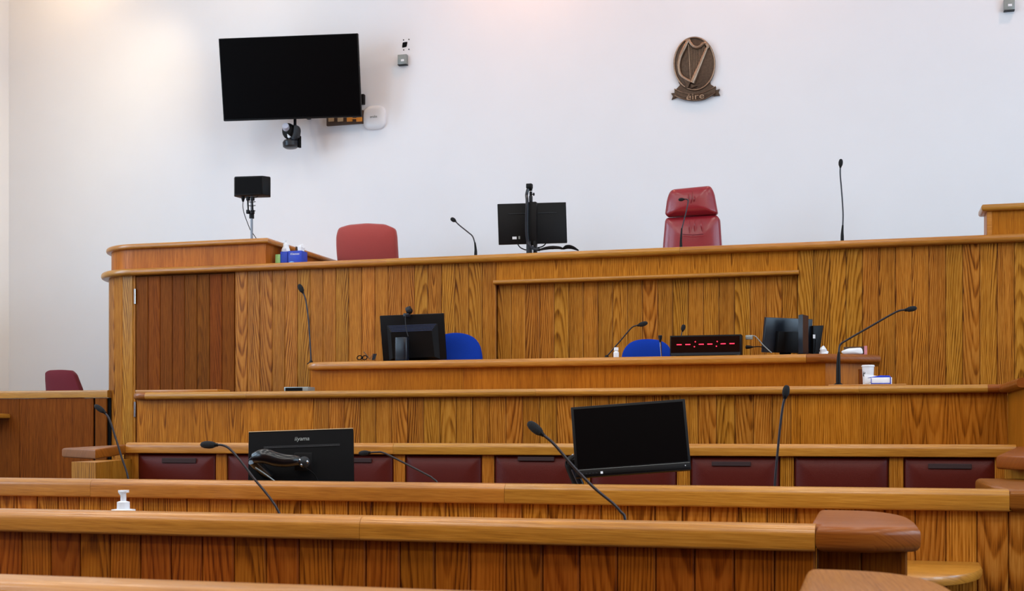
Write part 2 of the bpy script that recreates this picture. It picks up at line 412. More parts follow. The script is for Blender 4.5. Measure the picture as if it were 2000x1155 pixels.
for x, y, col, pw, aim in WARM:
    t = thing('unseen_wall_washer', 'unseen warm downlight washing the back wall or the side wall at the corner', 'downlight', (x, y, ZC), group='unseen wall washers')
    MB().lathe([(0.10, -0.16), (0.11, -0.15), (0.11, 0.0), (0.02, 0.0)], (x, y, ZC), 20).out('housing', 'white', t)
    MB().lathe([(0.0, -0.163), (0.085, -0.163), (0.085, -0.161), (0.0, -0.161)], (x, y, ZC), 20).out('lens', 'lamp', t)
    l = area('washer_light', (x, y, ZC-0.18), (math.radians(18), 0, 0), 0.18, 0.18, pw, col, 58 if aim else None)
    if aim: l.rotation_euler = (Vector(aim)-Vector((x, y, ZC-0.18))).to_track_quat('-Z', 'Y').to_euler()
    l.parent = t; l.matrix_parent_inverse = Matrix.Translation((-x, -y, -ZC))
# raised floors behind the benches
ZJ, ZK, ZLB = 1.62, 0.88, 0.80
struct(MB().bx(-6.1, 4.0, 9.96, YW, 0, ZJ).out('floor_judges_platform', 'floor'))
struct(MB().bx(-4.7, 0.30, 8.95, 9.86, 0, ZK).out('floor_clerks_platform', 'floor'))
struct(MB().bx(XL, -6.75, 10.05, YW, 0, ZLB).out('floor_side_platform', 'floor'))

# ================================================================== judges' bench
YJ = 9.9; RJ = 0.45; XCJ = -6.268
ztj = ZA(1000, 495.5, YJ-0.05)
JB = thing('judges_bench', 'long high oak bench clad in upright boards against the white wall', 'bench', (-2.5, YJ, 0))
zb = ztj-0.058
xd0, xd1 = XA(264, YJ), XA(458, YJ)
xl0, xl1 = XA(969, YJ), XA(1558, YJ)
XJE = 3.2
# cladding
boards(JB, xd1+0.004, xl0, YJ, 0, zb)
boards(JB, xl1, XJE, YJ, 0, zb)
zl_top = ZA(1263, 537, YJ-0.05); zl = zl_top-0.035
boards(JB, xl0, xl1, YJ+0.03, 0, zl)
v = MB().bx(0, xl1-xl0, 0, 0.03, 0, zb-zl_top+0.005).out('fascia_panel', 'veneer', JB, local=True)
v.location = Vector((xl0, YJ, zl_top-0.005))-JB.location
MB().sweep([(xl0-0.01, YJ+0.03), (xl1+0.01, YJ+0.03)], nose(0.085, 0.0, zl, zl_top, 0.016, 0.012)).out('ledge', 'rail', JB)
# rounded left end
na = 6
for i in range(na):
    a = math.radians(180+90*(i+0.5)/na); wd = RJ*math.pi/2/na
    n = Vector((math.cos(a), math.sin(a)))
    put_board(JB, board_mesh(wd+0.003, zb), (XCJ+n.x*RJ, YJ+RJ+n.y*RJ, 0), a+math.pi/2, 'board')
boards(JB, XCJ, xd0, YJ, 0, zb, 'board', width=0.06)
sp = MB().bx(XCJ-RJ, XCJ-RJ+0.02, YJ+RJ, YW, 0, zb).out('side_panel', 'plain_veneer', JB)
core = MB(); core.sweep([(XCJ-RJ, YW-0.01)]+arc(XCJ, YJ+RJ, RJ, 180, 270, 10)+[(XJE, YJ)], [(-0.053, 0), (-0.053, zb), (-0.075, zb), (-0.075, 0)])
core.out('carcass', 'door', JB)
# door with its boards
dr = MB().bx(xd0+0.002, xd1, YJ+0.021, YJ+0.0215, 0.02, zb-0.005).out('door', 'door', JB)
nb = 8; wd = (xd1-xd0-0.006)/nb; me = board_mesh(wd, zb-0.03, 0.018)
for i in range(nb):
    o = bpy.data.objects.new('board', me); C.objects.link(o)
    if not me.materials: me.materials.append(M['door'])
    o.parent = dr; o.location = (xd0+0.003+wd*(i+0.5), YJ+0.006, 0.02); o.matrix_parent_inverse = Matrix.Identity(4)
for (p0, p1) in ((565, 594), (785, 815)):
    hz0, hz1 = ZA(264, p1, YJ), ZA(264, p0, YJ)
    MB().tube([(xd0, YJ-0.006, hz0), (xd0, YJ-0.006, hz1)], 0.009, 10, 1).out('hinge', 'chrome', dr)
# cap rails and desk top
capj = nose(0.07, 0.33, zb, ztj, 0.026, 0.024)
splj = [XCJ+0.02, XA(760, YJ), XA(1330, YJ), XJE]
MB().sweep([(XCJ-RJ, YW-0.02)]+arc(XCJ, YJ+RJ, RJ, 180, 270, 16)+[(splj[0], YJ)], capj).out('cap_rail', 'rail', JB)
for a, b_ in zip(splj, splj[1:]): MB().sweep([(a, YJ), (b_-0.001, YJ)], capj).out('cap_rail', 'rail', JB)
MB().bx(XCJ+0.02, XJE, YJ+0.33, YJ+0.85, zb+0.015, ztj).out('desk_top', 'rail', JB)
# raised side boxes on both ends
zbx = EYE+1.675; zcb = zbx-0.045
xb = XA(522, 9.95)
pathb = [(XCJ-RJ+0.02, YW-0.01)]+arc(XCJ, YJ+RJ, RJ-0.02, 180, 270, 14)+[(xb, YJ+0.02), (xb, YW-0.01)]
MB().sweep(pathb, [(0, ztj), (0, zcb), (-0.025, zcb), (-0.025, ztj)]).out('raised_end_panel', 'plain_veneer', JB)
pc = pathb[:-2]
MB().sweep(pc+[(xb, YJ+0.02), (xb, YW-0.01)], nose(0.045, 0.16, zcb, zbx, 0.02, 0.018)).out('raised_end_cap', 'rail', JB)
MB().prism([Vector((x, y, zcb+0.01)) for x, y in [(XCJ-RJ+0.1, YW-0.02)]+arc(XCJ, YJ+RJ, RJ-0.1, 180, 270, 8)+[(xb-0.08, YJ+0.10), (xb-0.08, YW-0.02)]], (0, 0, zbx-zcb-0.012)).out('raised_end_top', 'rail', JB)
xr = XA(1927, 9.94)
pathr = [(xr, YJ+0.26), (xr, YJ+0.03), (XJE, YJ+0.03)]
zbr = ZA(1960, 397.5, 9.9); zcr = zbr-0.05
MB().sweep(pathr, [(0, ztj), (0, zcr), (-0.025, zcr), (-0.025, ztj)]).out('raised_end_panel', 'plain_veneer', JB)
MB().bx(xr+0.002, xr+0.035, YJ+0.022, YJ+0.03, ztj, zcr).out('stile', 'rail', JB)
MB().sweep(pathr, nose(0.04, 0.22, zcr, zbr, 0.02, 0.018)).out('raised_end_cap', 'rail', JB)

# ================================================================== side box on the left
YS = 9.97; zs = EYE+(YH-763.5)/FPX*DA(100, YS)
SB = thing('side_box', 'plain dark oak box front joining the rounded end of the tall bench', 'box pew', (-7.6, YS, 0))
xs1 = XA(211, YS); xs0 = XL+0.02
MB().sweep([(xs0, YS), (xs1, YS)], nose(0.012, 0.04, zs-0.068, zs, 0.012, 0.004)).out('cap_rail', 'rail', SB)
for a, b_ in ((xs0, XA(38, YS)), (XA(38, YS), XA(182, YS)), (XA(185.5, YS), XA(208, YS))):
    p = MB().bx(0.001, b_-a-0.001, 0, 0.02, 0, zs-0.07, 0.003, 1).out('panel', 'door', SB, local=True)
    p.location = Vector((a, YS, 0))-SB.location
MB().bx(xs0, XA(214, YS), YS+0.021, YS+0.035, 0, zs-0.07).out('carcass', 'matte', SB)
zq = ZA(10, 808, YS-0.15)
MB().prism([Vector((x, y, zq-0.045)) for x, y in [(xs0, YS), (xs0, YS-0.2), (XA(20, YS)-0.05, YS-0.2)]+arc(XA(20, YS)-0.05, YS-0.15, 0.05, -90, 0, 5)+[(XA(20, YS), YS)]], (0, 0, 0.045), 0.015, 3).out('ledge', 'rail', SB)

# ================================================================== clerk's desk
YK = 8.9; ztk = ZA(1000, 701, YK-0.05); zbk = ztk-0.06
KD = thing('clerks_desk', 'oak desk with splayed end in front of the boarded bench', 'desk', (-2, YK, 0))
xk0, xk1 = XA(606, YK), XA(1612, YK)
sd = Vector((0.848, 0.53))*0.36; ke = (xk1+sd.x, YK+sd.y)
body = [(xk0, YK), (xk1, YK), ke, (ke[0], YK+0.55)]
prof = [(0, 0), (0, zbk), (-0.025, zbk), (-0.025, 0)]
for a, b_ in ((XA(606, YK), XA(905, YK)), (XA(905, YK), XA(1260, YK)), (XA(1260, YK), xk1)):
    p = MB().bx(0.0005, b_-a-0.0005, 0, 0.025, 0, zbk, 0.001, 1).out('front_panel', 'plain_veneer', KD, local=True)
    p.location = Vector((a, YK, 0))-KD.location
MB().sweep([(xk1+0.001, YK), ke, (ke[0], YK+0.62)], prof).out('splayed_panel', 'plain_veneer', KD)
a0 = Vector((xk1, YK))+sd*0.72; a1 = Vector((xk1, YK))+sd*0.85; n_ = Vector((sd.y, -sd.x)).normalized()*0.006
MB().prism([Vector((a0.x, a0.y, 0.9)), Vector((a0.x+n_.x, a0.y+n_.y, 0.9)), Vector((a1.x+n_.x, a1.y+n_.y, 0.9)), Vector((a1.x, a1.y, 0.9))], (0, 0, zbk-0.94)).out('stile', 'door', KD)
capk = nose(0.06, 0.2, zbk, ztk, 0.026, 0.022)
r_ = 0.12
left = [(xk0-0.0, YK+0.6)]+arc(xk0+r_, YK+r_, r_, 180, 270, 6)
j1 = XA(1575, YK)
MB().sweep(left+[(j1, YK)], nose(0.06, 0.1, zbk, ztk, 0.026, 0.022)).out('cap_rail', 'rail', KD)
MB().sweep([(j1+0.001, YK), (xk1, YK), ke, (ke[0], YK+0.62)], capk).out('cap_rail', 'endgrain', KD)
MB().bx(xk0+0.1, xk1-0.1, YK+0.1, YK+0.47, zbk+0.02, ztk).out('desk_top', 'rail', KD)

# ================================================================== witness row (desk front that wraps round the clerk's desk)
YN = 8.3; ztn = ZA(1000, 760, YN-0.05); zbn = ztn-0.052
ND = thing('front_desk', 'long low oak desk front wrapping round in front of the clock desk', 'desk', (-2, YN, 0))
xn0, xn1 = XA(268, YN), XA(1968, YN)
xa_, xb_ = XA(612, YN), XA(1545, YN)
for a, b_, m_ in ((xn0, XA(470, YN), 'veneer'), (XA(470, YN), xa_, 'veneer'), (xb_, XA(1760, YN), 'veneer'), (XA(1760, YN), xn1, 'veneer')):
    p = MB().bx(0.0005, b_-a-0.0005, 0, 0.02, 0, zbn, 0.001, 1).out('front_panel', m_, ND, local=True)
    p.location = Vector((a, YN, 0))-ND.location
boards(ND, xa_, xb_, YN, 0, zbn)
MB().bx(xn0, xn1, YN+0.021, YN+0.045, 0, zbn).out('carcass', 'door', ND)
MB().sweep([(xn1+0.001, YN), (xn1+0.001, YN-1.0)], [(0, 0), (0, zbn), (-0.025, zbn), (-0.025, 0)]).out('return_panel', 'plain_veneer', ND)
MB().bx(xn0, xn0+0.02, YN+0.045, YN+0.5, 0, zbn).out('end_panel', 'plain_veneer', ND)
prn = nose(0.055, 0.12, zbn, ztn, 0.024, 0.02)
jl = [XA(p, YN) for p in (290, 487, 1050, 1678, 1928)]
MB().sweep([(xn0, YN+0.45)]+arc(xn0+0.08, YN+0.08, 0.08, 180, 270, 6)+[(jl[0], YN)], prn).out('cap_rail', 'endgrain', ND)
for a, b_ in zip(jl, jl[1:]): MB().sweep([(a+0.0006, YN), (b_-0.0006, YN)], prn).out('cap_rail', 'rail', ND)
MB().sweep([(jl[-1], YN), (xn1, YN), (xn1, YN-1.0)], nose(0.055, 0.06, zbn, ztn, 0.024, 0.02)).out('cap_rail', 'endgrain', ND)
MB().bx(xn0+0.14, xn1-0.08, YN+0.12, YN+0.585, ztn-0.03, ztn-0.002).out('shelf', 'rail', ND)
# loose boards lying on it
za = ztn
o = MB().bx(XA(281, 8.62), XA(440, 8.62), 8.5, 8.7, za, za+0.028, 0.006).out('wooden_board', 'rail')
tag(o, 'thin oak board lying on the front desk before the cupboard door', 'board')
o = MB().bx(XA(1620, 8.6), XA(1768, 8.6), 8.36, 8.62, za, za+0.012, 0.004).out('wooden_board', 'rail')
tag(o, 'thin oak board under the paper cup on the front desk', 'board')

# ================================================================== red leather bench facing the room
YB = 7.4; ztb = EYE-0.067; zbb = ztb-0.071
RB = thing('leather_bench', 'oak bench with a row of oxblood leather back pads', 'bench', (-1.9, YB, 0))
xb0, xb1 = XA(250, YB), XA(1984, YB)
prb = nose(0.03, 0.05, zbb, ztb, 0.028, 0.006)
jb = [xb0, XA(771, YB), XA(1340, YB), xb1]
for a, b_ in zip(jb, jb[1:]): MB().sweep([(a+0.0006, YB), (b_-0.0006, YB)], prb).out('top_rail', 'rail', RB)
MB().bx(xb0-0.05, xb1, YB+0.03, YB+0.06, 0, zbb).out('back_panel', 'board', RB)
posts = [XA(257, YB), XA(432, YB), None, XA(779.5, YB), XA(953, YB), None, XA(1335, YB), XA(1537, YB), XA(1750.5, YB), XA(1962, YB)]
posts[2] = (posts[1]+posts[3])/2; posts[5] = (posts[4]+posts[6])/2
for i, x in enumerate(posts):
    hw = 0.038 if 0 < i < 9 else 0.05
    MB().bx(x-hw, x+hw, YB, YB+0.04, 0.3, zbb, 0.002, 1).out('post', 'board', RB)
tags = {0: (316, 382, 895, 905), 2: (650, 725, 895, 904), 4: (1011, 1082, 892.5, 901), 6: (1390, 1466, 902, 911), 8: (1813, 1898, 906, 916.5)}
for i in range(9):
    a, b_ = posts[i]+0.042, posts[i+1]-0.042
    if i == 0: a = XA(269, YB)
    if i == 8: b_ = XA(1946, YB)
    ol = dense(rounded([Vector((a, YB+0.01, 0.52)), Vector((b_, YB+0.01, 0.52)), Vector((b_, YB+0.01, zbb-0.003)), Vector((a, YB+0.01, zbb-0.003))], 0.02, 3), 0.05)
    pd = MB().pillow(ol, (0, -1, 0), 0.03, 0.02, rings=9, power=7).out('back_pad', 'leather', RB, ang=60)
    if i in tags:
        p0, p1, y0, y1 = tags[i]; ym = YB-0.022
        q0, q1 = at(p0, y0, ym), at(p1, y1, ym)
        MB().bx(q0.x, q1.x, YB-0.023, YB-0.012, q1.z, q0.z, 0.002, 1).out('name_tag', 'tag', pd)
MB().bx(xb0, xb1-0.02, YB-0.5, YB+0.02, 0.40, 0.50, 0.02).out('seat', 'leather', RB)
MB().bx(xb0, xb1-0.02, YB-0.46, YB+0.0, 0.0, 0.395).out('plinth', 'door', RB)
# arms, angled and dipping a little
def slab(pts, t, name, mat, parent, bev=0.018):
    return MB().prism([Vector(p)-Vector((0, 0, t)) for p in pts], (0, 0, t), bev, 3).out(name, mat, parent)
zf = EYE-0.108
pL = [Vector((xb0, YB-0.03, ztb)), Vector((xb0, YB+0.05, ztb)), onz(121, 875.5, zf), onz(186, 878, zf)]
slab([Vector((p.x, p.y, ztb-0.012 if i < 2 else zf)) for i, p in enumerate(pL)], 0.066, 'arm', 'endgrain', RB, 0.014)
q = [onz(134, 880, zf), onz(184, 881, zf)]
MB().prism([Vector((q[0].x, q[0].y+0.03, 0)), Vector((q[1].x-0.01, q[1].y+0.03, 0)), Vector((xb0+0.02, YB+0.02, 0)), Vector((xb0-0.05, YB+0.04, 0))], (0, 0, zf-0.07)).out('arm_panel', 'board', RB)
zf2 = EYE-0.11
pR = [Vector((xb1, YB+0.05, ztb)), Vector((xb1, YB-0.03, ztb)), onz(1946, 890, zf2), onz(2040, 893, zf2)]
slab([Vector((p.x, p.y, ztb-0.012 if i < 2 else zf2)) for i, p in enumerate(pR)]+[Vector((xb1+0.15, YB+0.05, ztb-0.012))], 0.066, 'arm', 'endgrain', RB, 0.014)
MB().prism([Vector((pR[2].x+0.06, pR[2].y+0.25, 0)), Vector((pR[3].x-0.02, pR[3].y+0.25, 0)), Vector((xb1+0.1, YB, 0)), Vector((xb1-0.01, YB, 0))], (0, 0, zf2-0.07)).out('arm_panel', 'board', RB)

# ================================================================== table between bench and rows
ST = thing('counsel_table', 'long oak table behind the second pew, carrying the monitors', 'table', (-1.9, 6.1, 0))
ZT = 0.74
MB().bx(-4.05, 0.35, 5.72, 6.45, ZT-0.04, ZT, 0.01).out('table_top', 'rail', ST)
for x in (-3.9, -1.9, 0.2):
    MB().bx(x-0.03, x+0.03, 5.8, 6.38, 0, ZT-0.04).out('trestle', 'board', ST)

# ================================================================== the pews
def pew(name, label, Y, zt, x0, xa, xe, joints, bmat='board', rt=0.03, hh=0.085):
    """back panel of boards under a rail, with a wide rounded arm cap at the right end"""
    P = thing(name, label, 'pew', ((x0+xa)/2, Y, 0))
    zb_ = zt-hh; yb = Y+0.035
    boards(P, x0, xa, yb, 0, zb_, bmat, 0.114)
    boards(P, xa+0.0005, xe, yb+(0.05 if xe < 0.5 else 0.0), 0, zb_, 'door' if xe < 0.5 else bmat, 0.114)  # darker wood below the arm cap puts the cap's shade into the colour
    MB().bx(x0, xa if xe < 0.5 else xe, yb+0.021, yb+0.05, 0, zb_).out('carcass', 'door', P)
    if xe < 0.5: MB().bx(xa, xe, yb+0.072, yb+0.09, 0, zb_).out('carcass', 'door', P)
    xs = [x0]+joints+[xa]
    pr = nose(0.0, 0.10, zb_, zt, rt, 0.010, 6)
    for a, b_ in zip(xs, xs[1:]): MB().sweep([(a+0.0007, Y), (b_-0.0007, Y)], pr).out('top_rail', 'rail', P)
    return P, zb_, yb
def dcap(P, xa, wcap, Y, depth, zt, hh, name='arm_cap', mat='cap', back=0.022):
    pts = [Vector((xa-back, Y+0.1, zt-hh)), Vector((xa, Y+0.1, zt-hh))] if back else []
    pts += [Vector((xa, Y, zt-hh)), Vector((xa+wcap*0.55, Y-0.006, zt-hh))]
    for k in range(13):
        a = math.radians(90*k/12)
        c_, s_ = math.cos(a)**0.62, math.sin(a)**0.62
        pts.append(Vector((xa+wcap*c_-(back if k == 12 else 0), Y+0.07+(depth-0.07)*s_, zt-hh)))
    return MB().prism(pts, (0, 0, hh), 0.024, 4).out(name, mat, P, ang=50)
Z1 = EYE-0.264; Y1 = 3.65; xa1 = XA(1592, Y1)
P1, zb1, yb1 = pew('pew', 'oak pew back with a rounded arm cap, white pump bottle behind it', Y1, Z1, XA(0, Y1)-1.2, xa1, 0.115, [XA(702, Y1)], 'pewboard', hh=0.073)
dcap(P1, xa1+0.001, 0.285, Y1, 0.80, Z1, 0.073, mat='endgrain')
MB().bx(0.09, 0.112, yb1+0.075, Y1+0.5, 0, zb1).out('end_panel', 'door', P1)
ZF = EYE-0.263; YF = 1.9; xaf = -0.112
PF, zbf, ybf = pew('pew', 'oak pew showing just its top rail and a wide brown arm cap', YF, ZF, XA(0, YF)-0.8, xaf, 0.115, [], 'pewboard', hh=0.076)
dcap(PF, xaf, 0.272, YF, 0.62, ZF, 0.076, back=0.0)
MB().bx(0.09, 0.112, ybf+0.075, YF+0.45, 0, zbf).out('end_panel', 'door', PF)
Z2 = EYE-0.222; Y2 = 5.2; xa2 = XA(1972, Y2)
P2, zb2, yb2 = pew('pew', 'long oak pew back between the pump bottle and the desk monitors', Y2, Z2, XA(0, Y2)-1.2, xa2, 1.5, [XA(176, Y2), XA(985, Y2)])
dcap(P2, xa2, 0.95, Y2, 1.3, Z2, 0.085, mat='endgrain')
# writing shelf on the near face of that pew
zd = ZA(1850, 1098, Y2); xt = 0.43
pts = [Vector((XA(0, Y2)-0.9, yb2, zd-0.04)), Vector((XA(0, Y2)-0.9, 4.62, zd-0.04)), Vector((0.10, 4.62, zd-0.04))]
for k in range(9):
    a = math.radians(-90+80*k/8); pts.append(Vector((0.10+0.33*math.cos(a), 4.62+0.52+0.52*math.sin(a), zd-0.04)))
pts.append(Vector((xt, yb2, zd-0.04)))
MB().prism(pts, (0, 0, 0.04), 0.012, 2).out('writing_shelf', 'rail', P2)

# ================================================================== wall fittings
TVR = tuple(math.radians(v) for v in (9.79, -0.63, 10.71))
TV = thing('television', 'large black flat television tilted out from the white wall', 'television', (-5.645, 11.78, 4.817), TVR)
MB().box((0, 0.022, 0), (1.44, 0.045, 0.82), bev=0.006).out('housing', 'black', TV, local=True)
MB().box((0, -0.0015, 0.004), (1.418, 0.002, 0.795)).out('screen', 'screen', TV, local=True)
b = MB().box((0, 0.07, 0), (0.5, 0.05, 0.4), bev=0.01); b.tube([(0, 0.08, 0), (0.02, 0.45, 0.0)], 0.03, 10, 1)
b.out('wall_bracket', 'matte', TV, local=True)
MB().bx(-5.9, -5.5, YW-0.04, YW, 4.62, 5.02, 0.005).out('wall_plate', 'matte', TV)

# little black box beside the television, on the wall
q0, q1 = at(707.5, 184, YW-0.04), at(711, 203, YW-0.04)
tag(MB().bx(q0.x-0.05, q1.x, YW-0.05, YW, q1.z, q0.z, 0.004).out('wall_adapter', 'black'), 'small black adapter at the edge of the wall television', 'adapter')

# conferencing camera below the television (zoomed 8.333x from 520,220)
YCM = 11.95
def zc(a, b_, Y=YCM): return at(520+a/8.333, 220+b_/8.333, Y)
CM = thing('conference_camera', 'black swivelling camera on a bracket below the television', 'camera', zc(400, 560))
sc_ = DA(568, YCM)/FPX/8.333
MB().lathe([(0.0, -0.045*1), (0.06, -0.045), (0.082, -0.03), (0.084, 0.015), (0.07, 0.035), (0.0, 0.04)], zc(400, 508), 24, Matrix.Rotation(math.radians(-4), 4, 'Y')).out('base', 'bluegrey', CM)
MB().pillow(dense(rounded([zc(455, 205, 11.9), zc(500, 200, 11.9), zc(532, 260, 11.9), zc(520, 380, 11.9), zc(440, 460, 11.9), zc(400, 440, 11.9), zc(440, 330, 11.9)], 0.03, 3), 0.03), (0, -1, 0), 0.012, 0.05).out('fork', 'grey', CM, ang=50)
MB().pillow(dense(rounded([zc(255, 255), zc(300, 180), zc(380, 165), zc(440, 210), zc(440, 330), zc(400, 425), zc(320, 435), zc(262, 360)], 0.03, 3), 0.03), (0, -1, 0), 0.03, 0.06).out('head', 'black', CM, ang=50)
ln = MB().lathe([(0.0, 0.0), (0.032, 0.0), (0.036, -0.012), (0.036, -0.05), (0.0, -0.05)], zc(312, 212, 11.885), 20, Matrix.Rotation(math.radians(68), 4, 'X') @ Matrix.Rotation(math.radians(14), 4, 'Y')).out('lens', 'lenscap', CM)
MB().pillow(dense(rounded([zc(340, 345, 11.91), zc(400, 395, 11.91), zc(365, 420, 11.91), zc(345, 400, 11.91)], 0.006, 2), 0.02), (0, -1, 0), 0.006, 0.02).out('trim', 'white', CM, ang=50)
b = MB(); p = zc(468, 200); b.bx(p.x-0.011, p.x+0.011, p.y-0.012, p.y+0.012, p.z-0.03, zc(468, 60).z)
b.bx(p.x-0.02, p.x+0.02, p.y, YW, zc(468, 60).z+0.05, zc(468, 60).z+0.07); b.bx(p.x-0.011, p.x+0.011, p.y-0.012, p.y+0.012, zc(468, 60).z, zc(468, 60).z+0.07); p = zc(525, 420); b.bx(p.x-0.012, p.x+0.012, p.y, p.y+0.04, p.z-0.09, p.z+0.03)
b.out('bracket', 'matte', CM)

# socket strip (zoomed 4.443x from 400,40)
def z1(a, b_, Y): return at(400+a/4.443, 40+b_/4.443, Y)
q0, q1 = z1(1055, 800, YW-0.03), z1(1372, 892, YW-0.03)
SS = thing('socket_strip', 'brown trunking with four beige wall sockets below the television', 'socket strip', ((q0.x+q1.x)/2, YW, q1.z))
MB().bx(q0.x, q1.x, YW-0.03, YW, q1.z, q0.z, 0.003).out('trunking', 'brown', SS)
for i, (a, c_) in enumerate(((1070, 1118), (1150, 1198), (1230, 1278), (1312, 1362))):
    a_, b_ = z1(a, 842, YW-0.045), z1(c_, 873, YW-0.045)
    MB().bx(a_.x, b_.x, YW-0.042, YW-0.03, b_.z-0.002, a_.z, 0.003).out('socket', 'beige' if i < 2 else 'orange', SS)
MB().tube([z1(1275, 852, YW-0.05), z1(1315, 852, YW-0.05)], 0.006, 8, 1).out('plug_lead', 'orange', SS)

# wireless access point
cen = z1(1470, 842, YW-0.03)
AP = thing('access_point', 'white rounded square wireless access point on the wall', 'access point', (cen.x, YW, cen.z))
ol = []
w2 = (z1(1566, 842, YW-0.03).x-z1(1374, 842, YW-0.03).x)/2; h2 = (z1(1470, 738, YW-0.03).z-z1(1470, 945, YW-0.03).z)/2
for k in range(48):
    a = 2*math.pi*k/48; cc, ss = math.cos(a), math.sin(a)
    ol.append(Vector((cen.x+w2*math.copysign(abs(cc)**0.62, cc), YW-0.025, cen.z+h2*math.copysign(abs(ss)**0.62, ss))))
MB().pillow(ol, (0, -1, 0), 0.022, 0.025, rings=8, power=5).out('cover', 'white', AP, ang=70)
lt = obj('lettering', text_mesh('aruba', 0.036, 0.0005), 'tin', AP, local=True)
lt.location = Vector((cen.x, YW-0.049, cen.z+0.005))-AP.location; lt.rotation_euler = (math.pi/2, 0, 0)

# grey metal boxes and open cable hole
def wall_box(px0, px1, py0, py1, label):
    a_, b_ = at(px0, py0, YW-0.05), at(px1, py1, YW-0.05)
    T = thing('junction_box', label, 'junction box', ((a_.x+b_.x)/2, YW, b_.z))
    MB().bx(a_.x, b_.x, YW-0.05, YW, b_.z, a_.z, 0.003).out('case', 'tin', T)
    xm, zm = (a_.x+b_.x)/2, b_.z+(a_.z-b_.z)*0.35
    MB().bx(xm-0.012, xm+0.022, YW-0.054, YW-0.05, zm-0.008, zm+0.014, 0.002).out('sticker', 'paper', T)
    MB().bx(a_.x, b_.x, YW-0.052, YW-0.001, b_.z-0.006, b_.z).out('base_lip', 'grey', T)
wall_box(776.5, 794, 107, 124.5, 'small grey metal box below the open cable hole in the wall')
wall_box(1961, 1982, -3, 18, 'small grey metal box high above the raised bench end')
hx = at(790.5, 87.5, YW-0.004)
CH = thing('cable_hole', 'dark square cable hole with four screw holes in the wall', 'cable hole', (hx.x, YW, hx.z))
a_, b_ = at(785.5, 82.5, YW), at(796, 92.5, YW)
MB().prism(rounded([Vector((a_.x, YW-0.004, b_.z)), Vector((b_.x-0.01, YW-0.004, b_.z+0.006)), Vector((b_.x, YW-0.004, a_.z)), Vector((a_.x+0.006, YW-0.004, a_.z-0.004))], 0.008, 2), (0, 0.004, 0)).out('opening', 'matte', CH)
for px, py in ((788, 78), (798.5, 77), (788.3, 97.5), (798.5, 96.3)):
    p = at(px, py, YW-0.003); MB().lathe([(0.0, 0), (0.0065, 0), (0.0065, 0.003), (0.0, 0.003)], p, 10, Matrix.Rotation(math.radians(-90), 4, 'X')).out('screw_hole', 'matte', CH)

# bronze state emblem (zoomed 6.415x from 1250,40)
def ez(a, b_, Y=YW-0.03): return at(1250+a/6.415, 40+b_/6.415, Y)
EM = thing('wall_emblem', 'bronze oval harp emblem with ribbon on the white wall', 'emblem', (ez(682, 1000).x, YW, ez(682, 1000).z))
oval = lambda f, Y: [ez(682+263*f*math.cos(2*math.pi*k/56), 542+342*f*math.sin(2*math.pi*k/56), Y) for k in range(56)]
MB().prism(oval(1.0, YW-0.024), (0, 0.024, 0), 0.004, 2).out('plaque', 'bronze', EM)
o2 = oval(0.965, YW-0.026)
MB().tube(o2+[o2[0], o2[1]], 0.0085, 8, 1).out('rim', 'bronzehi', EM, ang=60)
MB().prism([ez(*p, YW-0.018) for p in ((480, 770), (500, 810), (445, 870), (560, 930), (690, 945), (820, 925), (945, 840), (885, 800), (880, 750))], (0, 0.018, 0)).out('bracket_plate', 'bronze', EM)
up = spline([Vector((430, 858, 0)), Vector((540, 905, 0)), Vector((680, 925, 0)), Vector((810, 900, 0)), Vector((950, 825, 0))], 5)
lo = spline([Vector((432, 940, 0)), Vector((545, 985, 0)), Vector((680, 1002, 0)), Vector((815, 980, 0)), Vector((945, 905, 0))], 5)
MB().prism([ez(p.x, p.y, YW-0.04) for p in up]+[ez(p.x, p.y, YW-0.04) for p in reversed(lo)], (0, 0.04, 0), 0.003, 2).out('ribbon', 'bronze', EM)
for ln_ in (up, lo): MB().tube([ez(p.x, p.y, YW-0.042) for p in ln_], 0.0045, 6, 1).out('ribbon_edge', 'bronzehi', EM, ang=60)
MB().prism([ez(*p, YW-0.024) for p in ((388, 912), (450, 905), (450, 960), (395, 992), (412, 950))], (0, 0.024, 0), 0.003, 1).out('ribbon_tail', 'bronze', EM)
MB().prism([ez(*p, YW-0.024) for p in ((925, 880), (998, 858), (984, 895), (1002, 938), (925, 945))], (0, 0.024, 0), 0.003, 1).out('ribbon_tail', 'bronze', EM)
lt = obj('lettering', text_mesh('\u00e9ire', 0.085, 0.004), 'bronzehi', EM, local=True)
lt.location = Vector(ez(692, 955, YW-0.044))-EM.location; lt.rotation_euler = (math.pi/2, math.radians(-2), 0); lt.scale = (1.35, 1, 1)
hp = MB().tube([ez(*p, YW-0.036) for p in ((612, 240), (585, 285), (545, 365), (505, 450), (487, 530), (487, 600), (500, 660), (530, 705), (590, 745), (640, 770))], [0.013, 0.021, 0.017, 0.016, 0.015, 0.018], 8, 3).out('harp_pillar', 'bronzehi', EM, ang=60)
MB().tube([ez(*p, YW-0.036) for p in ((575, 265), (615, 245), (632, 285), (670, 325), (715, 340), (760, 322), (790, 292), (825, 290), (850, 325), (845, 350))], [0.013, 0.017, 0.018, 0.018, 0.014], 8, 3).out('harp_neck', 'bronzehi', EM, ang=60)
MB().tube([ez(838, 345, YW-0.036), ez(650, 785, YW-0.036)], [0.014, 0.029], 8, 1).out('harp_soundbox', 'bronzehi', EM, ang=60)
MB().prism([ez(*p, YW-0.045) for p in ((515, 705), (560, 690), (640, 760), (625, 790), (600, 845), (560, 835), (575, 795))], (0, 0.03, 0), 0.003, 1).out('harp_foot', 'bronze', EM)
MB().prism([ez(*p, YW-0.04) for p in ((630, 790), (720, 822), (640, 850))], (0, 0.03, 0), 0.003, 1).out('harp_foot', 'bronze', EM)
